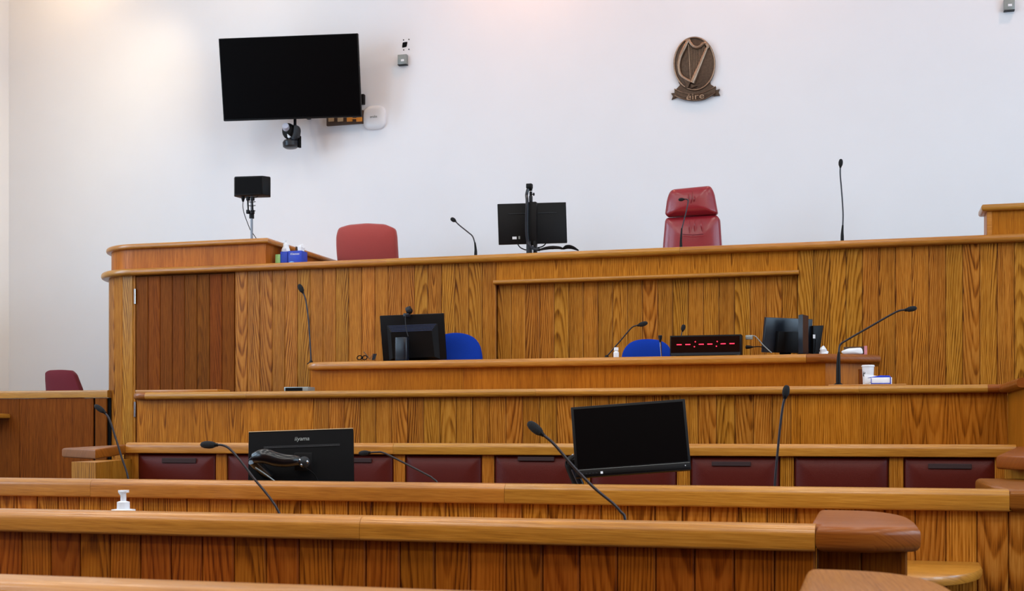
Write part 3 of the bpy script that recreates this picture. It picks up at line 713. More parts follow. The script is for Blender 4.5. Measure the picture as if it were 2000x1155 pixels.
for i in range(11):
    x = 608+i*19.5; yt = 270+ (75-abs(715-x)*0.42 if x > 640 else 30)
    yb_ = min(770, 345+(838-x)*2.34)
    if i == 0: x2, yb_ = 632, 730
    else: x2 = x+2
    MB().tube([ez(x, yt, YW-0.034), ez(x2, yb_, YW-0.034)], 0.0022 if i else 0.004, 5, 1).out('harp_string', 'bronzehi', EM)

# ================================================================== things on the judges' bench
# loudspeaker on a pole (zoomed 6.245x from 440,335)
YP = 10.35
def zp(a, b_, Y=YP): return at(440+a/6.245, 335+b_/6.245, Y)
SPK = thing('loudspeaker', 'flat black loudspeaker box on a steel pole above the rounded bench end', 'loudspeaker', (zp(322, 815).x, YP, zbx))
q0, q1 = zp(118, 85), zp(540, 290)
xm, zm = (q0.x+q1.x)/2, (q0.z+q1.z)/2; hw, hh_ = (q1.x-q0.x)/2, (q0.z-q1.z)/2
pl = [(-hw, 0.0), (-hw+0.03, -0.06), (hw-0.055, -0.06), (hw, 0.0), (hw-0.03, 0.09), (-hw+0.03, 0.09)]
R_ = Matrix.Rotation(math.radians(7), 3, 'Z')
box_pts = [Vector((xm, YP, q1.z))+R_ @ Vector((x, y, 0)) for x, y in pl]
MB().prism(rounded(box_pts, 0.015, 3), (0, 0, q0.z-q1.z), 0.004, 2).out('cabinet', 'black', SPK)
g = [Vector((xm, YP, zm))+R_ @ Vector((x, -0.0615, z)) for x, z in ((-hw+0.034, -hh_+0.012), (hw-0.06, -hh_+0.012), (hw-0.06, hh_-0.012), (-hw+0.034, hh_-0.012))]
MB().prism(g, (0, 0.004, 0)).out('grille', 'matte', SPK)
g = zp(182, 195, YP-0.07); MB().bx(g.x-0.004, g.x+0.004, YP-0.07, YP-0.04, zp(182, 245).z, zp(182, 145).z).out('badge', 'chrome', SPK)
pb = zp(322, 300)
MB().tube([(pb.x, YP, zbx), (pb.x, YP, q1.z+0.002)], 0.011, 12, 1).out('pole', 'steel', SPK)
MB().lathe([(0.045, 0), (0.045, 0.008), (0.015, 0.014), (0.012, 0.03)], (pb.x, YP, zbx), 18).out('pole_foot', 'chrome', SPK)
MB().tube([(pb.x, YP, zp(0, 590).z), (pb.x, YP, zp(0, 515).z)], 0.022, 12, 1).out('clamp_collar', 'black', SPK)
for a, s_ in ((295, 0), (350, 1)):
    x = zp(a, 420).x
    MB().tube([(x, YP-0.02, zp(a, 515).z), (x-0.008, YP-0.02, zp(a, 322).z)], 0.007, 8, 1).out('clamp_bar', 'black', SPK)
    for y in (338, 498): MB().box((x-0.003, YP-0.02, zp(a, y).z), (0.028, 0.03, 0.035), bev=0.004).out('clamp_block', 'black', SPK)
for y in (368, 415, 480): MB().tube([zp(275, y, YP-0.03), zp(322, y+8, YP-0.045), zp(368, y, YP-0.03)], 0.0035, 6, 3).out('clamp_wire', 'black', SPK)
MB().tube([zp(245, 296), zp(275, 320), zp(322, 318), zp(370, 320), zp(408, 292)], 0.003, 6, 3).out('yoke_wire', 'black', SPK)
MB().lathe([(0.008, 0), (0.017, 0.03), (0.017, 0.075), (0.009, 0.085)], zp(217, 370), 12).out('plug', 'black', SPK)
MB().tube([zp(217, 365), zp(214, 430), zp(232, 520), zp(268, 620), zp(305, 712), zp(345, 770, YP+0.05), zp(385, 828, YP+0.08)], 0.0035, 6, 4).out('cable', 'black', SPK)

# tissue boxes and papers by the raised end
def card_box(name, label, px0, px1, py0, py1, Y, dep, mat, cat, zbase, bev=0.003):
    a_, b_ = at(px0, py0, Y), at(px1, py1, Y)
    T = thing(name, label, cat, ((a_.x+b_.x)/2, Y, zbase))
    MB().bx(a_.x, b_.x, Y, Y+dep, zbase, a_.z, bev).out('carton', mat, T)
    return T, a_, b_
YT = 10.02
T, a_, b_ = card_box('tissue_box', 'blue cardboard tissue box with white print on the bench top', 562.5, 589, 490.5, 507, YT, 0.12, 'tissueblue', 'tissue box', ztj)
lt = obj('lettering', text_mesh('Kleenex', 0.026, 0.0005, 0.25), 'paper', T, local=True)
lt.location = Vector(((a_.x+b_.x)/2, YT-0.0015, a_.z-0.028))-T.location; lt.rotation_euler = (math.pi/2, 0, 0)
xm = (a_.x+b_.x)/2
MB().prism([Vector((xm-0.03+0.035*math.cos(math.pi*k/8), YT-0.001, ztj+0.004+0.03*math.sin(math.pi*k/8))) for k in range(9)], (0, 0.001, 0)).out('printed_motif', 'skyblue', T)
def crumple(c, r, seed, n=1):
    rr = random.Random(seed); b = MB(); b.ellipsoid(c, r[0], r[1], r[2], seg=12, rings=8)
    for v in b.bm.verts:
        d = v.co-Vector(c); f = 0.75+0.55*rr.random(); v.co = Vector(c)+d*f
    return b
crumple((xm+0.03, YT+0.06, a_.z+0.015), (0.03, 0.03, 0.045), 5).out('tissue', 'paper', T, ang=20)
T2, a_, b_ = card_box('tissue_box', 'small bright blue packet wedged beside the printed tissue box', 547.5, 561.5, 492, 507, YT+0.01, 0.09, 'tissueblue', 'tissue box', ztj)
crumple(((a_.x+b_.x)/2, YT+0.05, a_.z+0.03), (0.035, 0.03, 0.05), 9).out('tissue', 'paper', T2, ang=20)
o = MB().bx(XA(537.5, YT), XA(546.5, YT), YT, YT+0.06, ztj, ZA(540, 497, YT), 0.003).out('card_packet', 'green')
tag(o, 'pale green card packet beside the blue tissue boxes', 'packet')
o = MB(); p0, p1 = at(575, 482, YT+0.16), at(586.5, 503, YT+0.16)
o.prism([Vector((p0.x, YT+0.14, ztj)), Vector((p1.x, YT+0.14, ztj)), Vector((p1.x, YT+0.14, p0.z-0.02)), Vector((p0.x+0.02, YT+0.14, p0.z))], (0, 0.05, 0), 0.003, 1)
tag(o.out('paper_bag', 'brown'), 'small brown packet standing behind the printed tissue box', 'packet')
BT = thing('plastic_bottle', 'clear white plastic bottle behind the blue packets', 'bottle', (XA(556, YT+0.16), YT+0.16, ztj))
x, z_ = XA(556, YT+0.16), ZA(556, 467, YT+0.16)
MB().lathe([(0.0, 0), (0.03, 0), (0.032, 0.01), (0.032, (z_-ztj)*0.6), (0.012, (z_-ztj)*0.8), (0.012, (z_-ztj)*0.86), (0.0, (z_-ztj)*0.86)], (x, YT+0.16, ztj), 16).out('body', 'white', BT)
MB().lathe([(0.0, 0), (0.014, 0), (0.014, 0.022), (0.0, 0.024)], (x, YT+0.16, ztj+(z_-ztj)*0.86), 14).out('bottle_cap', 'white', BT)

# ------------------------------------------------------------------ chairs
def star_base(T, x, y, z0, zs, mat='black'):
    MB().tube([(x, y, z0+0.09), (x, y, zs)], 0.025, 12, 1).out('column', 'chrome', T)
    for k in range(5):
        a = 2*math.pi*k/5+0.3
        MB().tube([(x, y, z0+0.10), (x+0.28*math.cos(a), y+0.28*math.sin(a), z0+0.055)], [0.025, 0.014], 8, 1).out('leg', mat, T)
        MB().ellipsoid((x+0.28*math.cos(a), y+0.28*math.sin(a), z0+0.026), 0.026, 0.026, 0.026, seg=10, rings=6).out('castor', 'matte', T)
def chair(name, label, outline_px, Y, zfloor, mat, bulge=0.03, thick=0.07, rnd=0.03, extra=None, rake=0.0, zdrop=None, power=4, lumbar=0):
    pts = [at(px, py, Y) for px, py in outline_px]
    zmin = min(p.z for p in pts); xm = sum(p.x for p in pts)/len(pts)
    zseat = zfloor+0.46
    T = thing(name, label, 'chair', (xm, Y-0.2, zfloor))
    ol = dense(rounded(pts, rnd, 5), 0.035)
    bk = MB().pillow(ol, (0, -1, 0), bulge, thick, rings=8, power=power)
    if lumbar:
        zt_ = max(p.z for p in pts)
        for v_ in bk.bm.verts:
            dz = (zt_-v_.co.z); v_.co.y += 0.0 if dz < 0 else (0.9*(dz-lumbar)**2 if dz < lumbar else 0.8*(dz-lumbar)**2)
    bk.out('backrest', mat, T, ang=70)
    MB().bx(xm-0.24, xm+0.24, Y-0.46, Y-0.0, zseat, zseat+0.09, 0.035, 3).out('seat', mat, T, ang=60)
    MB().bx(xm-0.03, xm+0.03, Y+thick*0.5, Y+thick+0.02, zseat-0.02, max(zmin+0.12, zseat+0.2)).out('back_bar', 'black', T)
    MB().bx(xm-0.03, xm+0.03, Y-0.2, Y+thick+0.02, zseat-0.04, zseat-0.005).out('seat_bar', 'black', T)
    star_base(T, xm, Y-0.22, zfloor, zseat)
    return T
YCH = 11.15
chair('upholstered_chair', 'salmon red fabric chair back rising behind the high bench', [(657, 560), (656.5, 462), (660, 445), (680, 438.5), (714, 435.5), (750, 437.5), (768, 445), (771.5, 462), (772, 555)], YCH, ZJ, 'redfabric', 0.035, 0.07, 0.03, lumbar=0.16)
LC = chair('leather_chair', 'red leather judge chair with separate padded headrest', [(1302, 426), (1398, 419.5), (1405, 426), (1408.5, 480), (1409, 560), (1292, 566), (1295, 478), (1299, 432)], YCH, ZJ, 'chairleather', 0.05, 0.08, 0.03)
ol = dense(rounded([at(px, py, YCH-0.03) for px, py in ((1310, 370.5), (1388, 363), (1394, 376), (1401, 415), (1398, 418), (1303, 423), (1299, 418), (1303, 388))], 0.04, 5), 0.03)
MB().pillow(ol, (0, -1, 0), 0.05, 0.07, rings=8, power=4).out('headrest', 'chairleather', LC, ang=70)
for px0, py0, px1, py1 in ((1345, 376, 1343, 400), (1352, 372, 1349, 404), (1357, 380, 1355, 398), (1347, 430, 1346, 455), (1357, 428, 1356, 452), (1369, 430, 1371, 452)):
    p, q_ = at(px0, py0, YCH-0.078), at(px1, py1, YCH-0.078)
    m_ = (p+q_)/2-Vector((0, 0.012, 0)); p.y += 0.012; q_.y += 0.012
    MB().tube([p, m_, q_], [0.001, 0.007, 0.001], 8, 4).out('leather_fold', 'chairleather', LC, ang=70)
MB().tube([at(1331, 457.5, YCH-0.082), at(1352, 459, YCH-0.088), at(1374, 457.5, YCH-0.082)], 0.004, 6, 4).out('seam', 'maroon', LC)
chair('upholstered_chair', 'maroon chair back showing over the side box rail', [(92, 800), (88, 742), (88, 728), (96, 723.5), (118, 722.5), (136, 723.5), (144, 731), (156, 762), (160, 800)], 10.75, ZLB, 'maroon', 0.02, 0.06, 0.02)
chair('office_chair', 'blue office chair beside the tall black clerk monitor', [(838, 735), (836, 690), (842, 668), (858, 655), (885, 650), (908, 651.5), (925, 660), (935, 675), (939.5, 700), (939, 740)], 9.42, ZK, 'blue', 0.02, 0.05, 0.04)
chair('office_chair', 'blue office chair beside the red digit clock', [(1215, 740), (1214, 696), (1219, 681), (1232, 668), (1250, 663), (1272, 662.5), (1290, 665), (1304, 674), (1311, 690), (1312, 740)], 9.42, ZK, 'blue', 0.02, 0.05, 0.04)

# ------------------------------------------------------------------ judge's monitor (zoomed 7.7x from 950,350)
def rad(*v): return tuple(math.radians(a) for a in v)
JM = thing('monitor', 'black monitor seen from behind with a clip camera on the judges bench', 'monitor', (-2.708, 10.318, 2.967), rad(-0.69, -1.82, 17.37))
MB().box((0, 0.012, 0), (0.58, 0.024, 0.345), bev=0.004).out('back_shell', 'black', JM, local=True)
MB().box((0, 0.0255, 0.004), (0.56, 0.003, 0.32)).out('screen', 'screen', JM, local=True)
for x0, x1 in ((-0.20, -0.05), (0.05, 0.21)): MB().box(((x0+x1)/2, -0.002, 0.085), (x1-x0, 0.005, 0.007)).out('vent', 'grey', JM, local=True)
MB().box((-0.155, -0.001, -0.12), (0.036, 0.002, 0.022)).out('sticker', 'paper', JM, local=True)
MB().box((-0.115, -0.001, -0.118), (0.014, 0.002, 0.024)).out('sticker', 'tin', JM, local=True)
def zj(a, b_, Y=10.22): return at(950+a/7.7, 350+b_/7.7, Y)
p0, p1 = zj(612, 350), zj(755, 990)
MB().bx(p0.x, p1.x, 10.2, 10.255, p1.z, p0.z, 0.006).out('stand_column', 'black', JM)
MB().bx(p0.x, zj(680, 0).x, 10.19, 10.25, ztj, p1.z+0.03, 0.004).out('stand_column', 'grey', JM)
MB().bx(zj(715, 0).x, p1.x, 10.19, 10.25, ztj, p1.z+0.03, 0.004).out('stand_column', 'black', JM)
MB().bx(p0.x-0.08, p1.x+0.08, 10.12, 10.42, ztj, ztj+0.012, 0.004).out('stand_foot', 'black', JM)
MB().tube([zj(625, 150, 10.2), zj(605, 240, 10.19), zj(612, 340, 10.17), zj(605, 600, 10.17), zj(610, 850, 10.17), zj(640, 980, 10.17), zj(720, 1050, 10.15), zj(800, 1062, 10.13)], 0.013, 8, 4).out('cable', 'bluegrey', JM)
MB().tube([zj(465, 970), zj(510, 1030), zj(580, 1062), zj(620, 1066)], 0.005, 6, 4).out('cable', 'black', JM)
MB().tube([zj(925, 880), zj(905, 950), zj(850, 1010), zj(770, 1032)], 0.005, 6, 4).out('cable', 'black', JM)
WC = thing('clip_camera', 'small black camera on a clamp post above the judges monitor', 'camera', zj(660, 345))
p = zj(648, 108); MB().box(p, (0.05, 0.05, 0.04), bev=0.006).out('camera_body', 'black', WC)
p = zj(660, 150); MB().box(p, (0.03, 0.03, 0.03), bev=0.006).out('camera_mount', 'matte', WC)
MB().tube([zj(668, 190), zj(668, 350)], 0.012, 10, 1).out('post', 'black', WC)
MB().tube([zj(660, 160), zj(668, 200)], 0.005, 8, 1).out('ball_joint', 'chrome', WC)
p = zj(668, 300); MB().box(p, (0.026, 0.03, 0.05), bev=0.004).out('clamp', 'grey', WC)
p = zj(712, 228); MB().ellipsoid(p, 0.008, 0.012, 0.014).out('knob', 'black', WC); MB().tube([zj(680, 228), p], 0.004, 6, 1).out('screw', 'black', WC)
CB = thing('cable_bundle', 'black cable bundle lying on the bench beside the judges monitor', 'cable', zj(1000, 1065))
MB().tube([zj(770, 1072, 10.1), zj(900, 1040, 10.1), zj(1000, 1030, 10.1), zj(1100, 1034, 10.1), zj(1150, 1050, 10.1)], [0.006, 0.014, 0.016, 0.012, 0.008], 8, 4).out('cable', 'black', CB)
MB().tube([zj(1150, 1050, 10.1), zj(1200, 1024, 10.1), zj(1250, 1020, 10.1), zj(1310, 1036, 10.1), zj(1385, 1075, 10.08)], [0.008, 0.017, 0.018, 0.014, 0.005], 8, 4).out('cable', 'matte', CB)

# ------------------------------------------------------------------ gooseneck microphones
def mic(label, Y, h0, h1, hw, neck, zbase, r=0.0045, stem=None, nm='neck', tip='foam', group=None):
    """h0: junction of windscreen and neck, h1: tip, hw: windscreen half width in px; neck runs from the junction down"""
    P = [at(px, py, Y) for px, py in neck]; A, B = at(*h0, Y), at(*h1, Y); m = DA(h0[0], Y)/FPX
    last = P[-1]; foot = Vector((last.x, Y, zbase))
    T = thing('gooseneck_microphone', label, 'microphone', foot)
    ax = (B-A).normalized(); L_ = (B-A).length
    rot = Vector((0, 0, 1)).rotation_difference(ax).to_matrix().to_4x4(); R0 = hw*m
    MB().lathe([(0, -0.04*L_), (R0*0.62, 0.0), (R0*0.9, 0.18*L_), (R0, 0.45*L_), (R0*0.93, 0.7*L_), (R0*0.68, 0.9*L_), (R0*0.3, 0.985*L_), (0, L_)], A, 14, rot).out('windscreen', tip, T, ang=80)
    MB().lathe([(0, -0.2*L_), (r*1.3, -0.2*L_), (r*1.7, -0.02*L_), (0, 0.0)], A, 10, rot).out('collar', 'black', T)
    pts = [A]+P
    if last.z > zbase+0.005 and stem is None: pts.append(Vector((last.x, Y, zbase+0.01)))
    if stem:
        S = [at(px, py, Y) for px, py in stem]; S.append(Vector((S[-1].x, Y, zbase+0.008)))
        MB().tube(S, [r*1.25, r*2.3, r*2.5], 10, 3).out('stem', 'black', T, ang=60)
        foot = Vector((S[-1].x, Y, zbase))
    else:
        foot = Vector((last.x, Y, zbase))
    MB().tube(pts, r, 8, 5).out('neck', nm, T, ang=60)
    MB().lathe([(0, 0), (0.03, 0), (0.03, 0.008), (0.016, 0.016), (0.010, 0.03), (0, 0.03)], foot, 16).out('base', 'black', T)
    return T
mic('slim bent microphone between the salmon chair and the judges monitor', 10.1, (889, 432), (880.5, 426.5), 4.2, [(897, 440), (915, 454.5), (923, 462), (927, 474), (928.5, 486)], ztj, 0.0055, stem=[(927.5, 474), (929, 488), (929, 497)])
mic('small microphone in front of the red leather chair', 10.1, (1335, 389.5), (1325, 390.5), 3.4, [(1341, 389.5), (1344, 393), (1341, 410), (1335.5, 432), (1331, 450)], ztj, 0.0048, stem=[(1331.5, 446), (1330, 470), (1330, 482)])
mic('tall straight microphone standing alone past the red leather chair', 10.1, (1641.5, 325), (1642.5, 310.5), 4.2, [(1641, 340), (1643.5, 370), (1646.5, 415), (1646, 442)], ztj, 0.0055, stem=[(1646, 440), (1645, 455), (1645, 464)])
mic('thin tall microphone at the spectacles end of the clerks desk', 9.15, (591, 570.5), (583.5, 555.5), 5.2, [(597, 586), (602, 620), (605, 660), (607.5, 704)], ztk, 0.006)
mic('slanted microphone beside the small white bottle on the clerks desk', 9.1, (1248, 635.5), (1265, 630.5), 4.8, [(1240, 637), (1232, 642), (1215, 662), (1185, 697)], ztk, 0.0055)
mic('small microphone peeping over the red digit clock', 9.2, (1333, 646), (1336, 634), 4.4, [(1331, 655), (1329, 690)], ztk, 0.0045)
mic('long thick based microphone on the front desk near the paper cup', 8.55, (1771, 605.5), (1791, 601.5), 5.4, [(1757, 607), (1740, 615), (1700, 638), (1655, 664), (1641, 674), (1638.5, 690)], ztn+0.012, 0.0068, stem=[(1638.5, 688), (1637.5, 708), (1637.5, 747)])
mic('thin leaning microphone in front of the leather bench arm', 6.0, (203, 805), (185, 791.5), 5.4, [(213, 818), (224, 850), (238, 895), (251, 940)], ZT, 0.0055)
mic('low arching microphone just beside the rear facing monitor', 5.95, (720, 884.7), (700.5, 886.2), 5.2, [(735, 883.8), (749, 885), (780, 900), (830, 926), (845, 935), (856, 952)], ZT, 0.005)
mic('nearly upright microphone before the leather pads beside the tilted screen', 5.95, (1533.5, 775), (1537, 752.5), 7.2, [(1528, 800), (1521, 860), (1513, 955)], ZT, 0.006)
mic('thick headed microphone leaning across a corner of the rear facing monitor', 4.85, (420, 869.5), (391.5, 869), 7.6, [(434, 870), (447, 876), (465, 895), (492, 930), (546, 1004)], zd, 0.0052)
mic('microphone crossing in front of the tilted screen', 4.85, (1057, 847), (1031, 825), 9.6, [(1082, 868), (1120, 912), (1160, 953), (1195, 982), (1212, 1000), (1221, 1017)], zd, 0.0058)
# slim silver microphone by the clock
SM = thing('table_microphone', 'slim silver stem microphone in front of a blue chair', 'microphone', at(1292, 700, 9.0))
xs_ = XA(1292, 9.0); SM.location = (xs_, 9.0, ztk)
MB().tube([(xs_, 9.0, ztk), at(1290, 668, 9.0)], [0.0045, 0.0065], 8, 1).out('stem', 'chrome', SM)
MB().lathe([(0.006, -0.02), (0.012, 0.01), (0.015, 0.028), (0.012, 0.032), (0, 0.032)], at(1289.5, 664, 9.0), 12).out('capsule', 'bluegrey', SM)
MB().lathe([(0, 0), (0.025, 0), (0.025, 0.006), (0, 0.01)], (xs_, 9.0, ztk), 14).out('base', 'chrome', SM)

# ------------------------------------------------------------------ clerk's monitor (zoomed 7.407x from 690,590)
KM = thing('monitor', 'black monitor seen from behind beside a blue chair on the clerks desk', 'monitor', (-3.374, 9.215, 1.9325), rad(12.79, -1.71, 9.8))
MB().box((0, 0.016, 0), (0.50, 0.03, 0.36), bev=0.004).out('back_shell', 'black', KM, local=True)
MB().box((0, 0.032, 0.004), (0.48, 0.003, 0.335)).out('screen', 'screen', KM, local=True)
b = MB(); lo_ = [(-0.20, -0.17), (0.20, -0.17), (0.20, 0.105), (-0.20, 0.105)]; hi_ = [(-0.165, -0.15), (0.165, -0.15), (0.155, 0.055), (-0.165, 0.055)]
va = [b.bm.verts.new((x, 0.0, z)) for x, z in lo_]; vb = [b.bm.verts.new((x, -0.035, z)) for x, z in hi_]
for i in range(4): b.bm.faces.new((va[i], va[(i+1) % 4], vb[(i+1) % 4], vb[i]))
b.bm.faces.new(vb); bmesh.ops.recalc_face_normals(b.bm, faces=b.bm.faces[:]); hs = b.out('back_housing', 'black', KM, local=True, ang=20)
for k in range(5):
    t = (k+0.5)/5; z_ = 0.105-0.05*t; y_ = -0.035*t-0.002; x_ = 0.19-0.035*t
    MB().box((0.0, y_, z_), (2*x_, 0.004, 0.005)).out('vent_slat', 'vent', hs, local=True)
def zk(a, b_, Y=9.1): return at(690+a/7.407, 590+b_/7.407, Y)
a_, b_ = zk(612, 515), zk(798, 830)
MB().prism(rounded([Vector((a_.x, y, ztk)) if i == 0 else Vector((x, y, ztk)) for i, (x, y) in enumerate(((a_.x, 9.07), (b_.x, 9.06), (b_.x, 9.13), (a_.x, 9.13)))], 0.025, 4), (0, 0, a_.z-ztk), 0.006, 2).out('stand_column', 'bluegrey', KM)
MB().bx(a_.x-0.06, b_.x+0.1, 9.03, 9.3, ztk, ztk+0.012, 0.004).out('stand_foot', 'black', KM)
KW = thing('webcam', 'round black webcam clipped on the clerks monitor', 'webcam', zk(800, 180, 9.15))
p = zk(812, 130, 9.15); MB().ellipsoid(p, 0.026, 0.024, 0.026).out('ball', 'black', KW)
MB().lathe([(0.0, -0.022), (0.027, -0.018), (0.029, 0.0), (0.027, 0.018), (0, 0.022)], p+Vector((-0.004, 0, 0.006)), 16, Matrix.Rotation(math.radians(70), 4, 'Y')).out('ring', 'grey', KW)
p = zk(775, 195, 9.135); MB().box(p, (0.045, 0.05, 0.03), bev=0.005).out('clip', 'bluegrey', KW)
MB().tube([zk(752, 190, 9.1), zk(755, 300, 9.08), zk(770, 410, 9.07), zk(795, 500, 9.06)], 0.003, 6, 4).out('cable', 'grey', KW)
# spectacles and card stand
SG = thing('spectacles', 'dark framed spectacles lying beside the clerks monitor', 'spectacles', zk(130, 835, 9.05))
for a in (90, 165):
    c_ = zk(a, 815, 9.05); MB().tube([c_+Vector((0.02*math.cos(2*math.pi*k/14), 0.006*math.sin(2*math.pi*k/14), 0.016*math.sin(2*math.pi*k/14)+0.004)) for k in range(15)], 0.0042, 6, 1).out('rim', 'matte', SG)
MB().tube([zk(110, 812, 9.05), zk(145, 808, 9.05)], 0.004, 6, 1).out('bridge', 'matte', SG)
MB().tube([zk(155, 725, 9.08), zk(200, 780, 9.07), zk(245, 832, 9.06)], 0.0035, 6, 2).out('temple', 'brown', SG)
CS = thing('card_stand', 'small slanted card holder beside the spectacles on the clerks desk', 'card holder', zk(290, 838, 9.05))
MB().prism([zk(262, 842, 9.05), zk(300, 842, 9.05), zk(338, 755, 9.05), zk(290, 752, 9.05)], (0, 0.006, 0), 0.001, 1).out('card', 'bluegrey', CS)
MB().tube([zk(240, 838, 9.05), zk(285, 752, 9.05), zk(338, 752, 9.05), zk(312, 842, 9.05)], 0.0025, 6, 1).out('wire_frame', 'brown', CS)

# ------------------------------------------------------------------ white bottle, clock and right-hand screens on the clerk's desk
x, y_ = XA(1203.5, 8.96), 8.96; zt_ = ZA(1203.5, 679, 8.96); h = zt_-ztk
WB = thing('bottle', 'small white plastic bottle on the clerks desk', 'bottle', (x, y_, ztk))
MB().lathe([(0, 0), (0.019, 0), (0.020, 0.004), (0.020, h*0.52), (0.010, h*0.68), (0.010, h*0.72), (0, h*0.72)], (x, y_, ztk), 18).out('body', 'white', WB)
MB().lathe([(0, 0), (0.0165, 0), (0.0165, h*0.27), (0.013, h*0.3), (0, h*0.3)], (x, y_, ztk+h*0.70), 16).out('screw_cap', 'white', WB)
YC = 8.93; q0, q1 = at(1308.5, 656.3, YC), at(1448, 691, YC); zc0 = ztk+0.008; zc1 = (q0.z+at(1448, 653, YC).z)/2
CK = thing('digital_clock', 'long black digital clock showing red dashes', 'clock', ((q0.x+q1.x)/2, YC, ztk))
MB().bx(q0.x, q1.x, YC, YC+0.11, zc0, zc1, 0.003).out('case', 'black', CK)
MB().bx(q0.x+0.006, q1.x-0.006, YC-0.004, YC, zc0, zc0+0.018).out('lower_bezel', 'grey', CK)
MB().bx(q0.x+0.008, q1.x-0.012, YC-0.002, YC, zc0+0.02, zc1-0.01).out('window', 'ledglass', CK)
for x in (q0.x+0.03, q1.x-0.03): MB().lathe([(0, 0), (0.01, 0), (0.01, 0.008), (0, 0.008)], (x, YC+0.03, ztk), 10).out('foot', 'chrome', CK)
def zl8(a, b_, Y=YC-0.004): return at(1160+a/5, 570+b_/5, Y)
for a, c_ in zip((832, 917, 1048, 1132, 1262, 1348), (518, 516, 514, 512, 509, 507)):
    p0, p1 = zl8(a-24, c_-5), zl8(a+24, c_+5); MB().bx(p0.x, p1.x, YC-0.004, YC-0.002, (p0.z+p1.z)/2-0.003, (p0.z+p1.z)/2+0.003).out('digit_segment', 'led', CK)
for a, c_ in ((990, 490), (981, 538), (1204, 487), (1196, 533)):
    p = zl8(a, c_); MB().lathe([(0, 0), (0.0042, 0), (0.0042, 0.002), (0, 0.002)], p, 10, Matrix.Rotation(math.radians(90), 4, 'X')).out('colon_dot', 'led', CK)
def zr(a, b_, Y=9.0): return at(1440+a/7.143, 600+b_/7.143, Y)
MB().box(zr(165, 425, 8.99), (0.05, 0.03, 0.032), bev=0.006).out('plug', 'tin', CK)
MB().tube([zr(130, 400, 8.99), zr(240, 405, 8.99), zr(290, 450, 8.99), zr(370, 540, 9.0), zr(480, 640, 9.0)], 0.004, 6, 4).out('cable', 'tin', CK)
MB().lathe([(0, 0), (0.014, 0.005), (0.012, 0.03), (0.005, 0.055), (0, 0.055)], zr(110, 560, 8.99), 10, Matrix.Rotation(math.radians(90), 4, 'Y')).out('plug', 'black', CK)
MB().tube([zr(180, 562, 8.99), zr(290, 552, 9.0), zr(370, 565, 9.0), zr(430, 600, 9.02), zr(470, 640, 9.02)], 0.004, 6, 4).out('cable', 'black', CK)

def panel_quad(T, tl, tr, br, bl, dep, name, mat):
    """a flat shell through four corners of a vertical plane, dep along its normal (away from the room)"""
    n = (tr-tl).cross(bl-tl).normalized()
    if n.y < 0: n = -n
    return MB().prism([tl, tr, br, bl], n*dep, 0.004, 2).out(name, mat, T), n
# monitor turned away, glossy slate back
yA, yB_ = 9.06, 9.30
tl, tr = zr(408, 145, yA), zr(1055, 137, yB_); bl, br = zr(362, 625, yA+0.03), zr(1040, 640, yB_+0.02)
bl.z = br.z = ztk+0.03; tr.z = tl.z
MA = thing('monitor', 'slate backed monitor turned away, next to the clock', 'monitor', ((tl.x+tr.x)/2, 9.18, ztk))
sh, n = panel_quad(MA, tl, tr, br, bl, 0.03, 'back_shell', 'bluegrey')
hs = [bl+(br-bl)*u+(tl-bl)*v_ for u, v_ in ((0.22, 0.02), (0.72, 0.02), (0.74, 0.62), (0.22, 0.62))]
MB().prism(hs, -n*0.035, 0.006, 2).out('back_housing', 'black', MA)
c_ = bl+(br-bl)*0.5+n*0.03
MB().bx(c_.x-0.04, c_.x+0.04, c_.y-0.02, c_.y+0.02, ztk, ztk+0.14, 0.005).out('stand_column', 'black', MA)
MB().bx(c_.x-0.1, c_.x+0.1, c_.y-0.09, c_.y+0.09, ztk, ztk+0.012, 0.004).out('stand_foot', 'black', MA)
# thin screen seen nearly edge on
p0, p1, p2 = zr(852, 108, 9.0), zr(915, 112, 8.97), zr(992, 130, 9.09)
MBt = thing('monitor', 'narrow black monitor standing nearly edge on beside the slate one', 'monitor', (p1.x, 9.03, ztk))
MB().prism([Vector((p0.x, p0.y, ztk+0.01)), Vector((p1.x, p1.y, ztk+0.01)), Vector((p2.x, p2.y, ztk+0.01)), Vector((p2.x-0.04, p2.y+0.03, ztk+0.01))], (0, 0, p0.z-ztk-0.01), 0.004, 2).out('shell', 'bluegrey', MBt)
MB().bx(p1.x-0.04, p1.x+0.06, 8.99, 9.1, ztk, ztk+0.01).out('stand_foot', 'black', MBt)
# lower dark screen behind
yD = 9.28
tl, tr = zr(1062, 260, yD), zr(1206, 256, yD+0.05); bl, br = zr(1062, 640, yD), zr(1148, 640, yD+0.05)
bl.z = br.z = ztk+0.012
MD = thing('monitor', 'small matte black monitor with a white sticker at the end of the clerks desk', 'monitor', ((tl.x+tr.x)/2, yD, ztk))
sh, n = panel_quad(MD, tl, tr, br, bl, 0.03, 'back_shell', 'black')
p = zr(1072, 412, yD-0.002); MB().bx(p.x-0.008, p.x+0.008, p.y-0.004, p.y+0.004, p.z-0.014, p.z+0.014).out('sticker', 'paper', MD)
MB().tube([zr(1090, 450, yD-0.01), zr(1085, 560, yD-0.01), zr(1080, 635, yD-0.01)], 0.004, 6, 2).out('cable', 'matte', MD)
MB().bx((bl.x+br.x)/2-0.06, (bl.x+br.x)/2+0.06, yD-0.02, yD+0.12, ztk, ztk+0.012).out('stand_foot', 'black', MD)
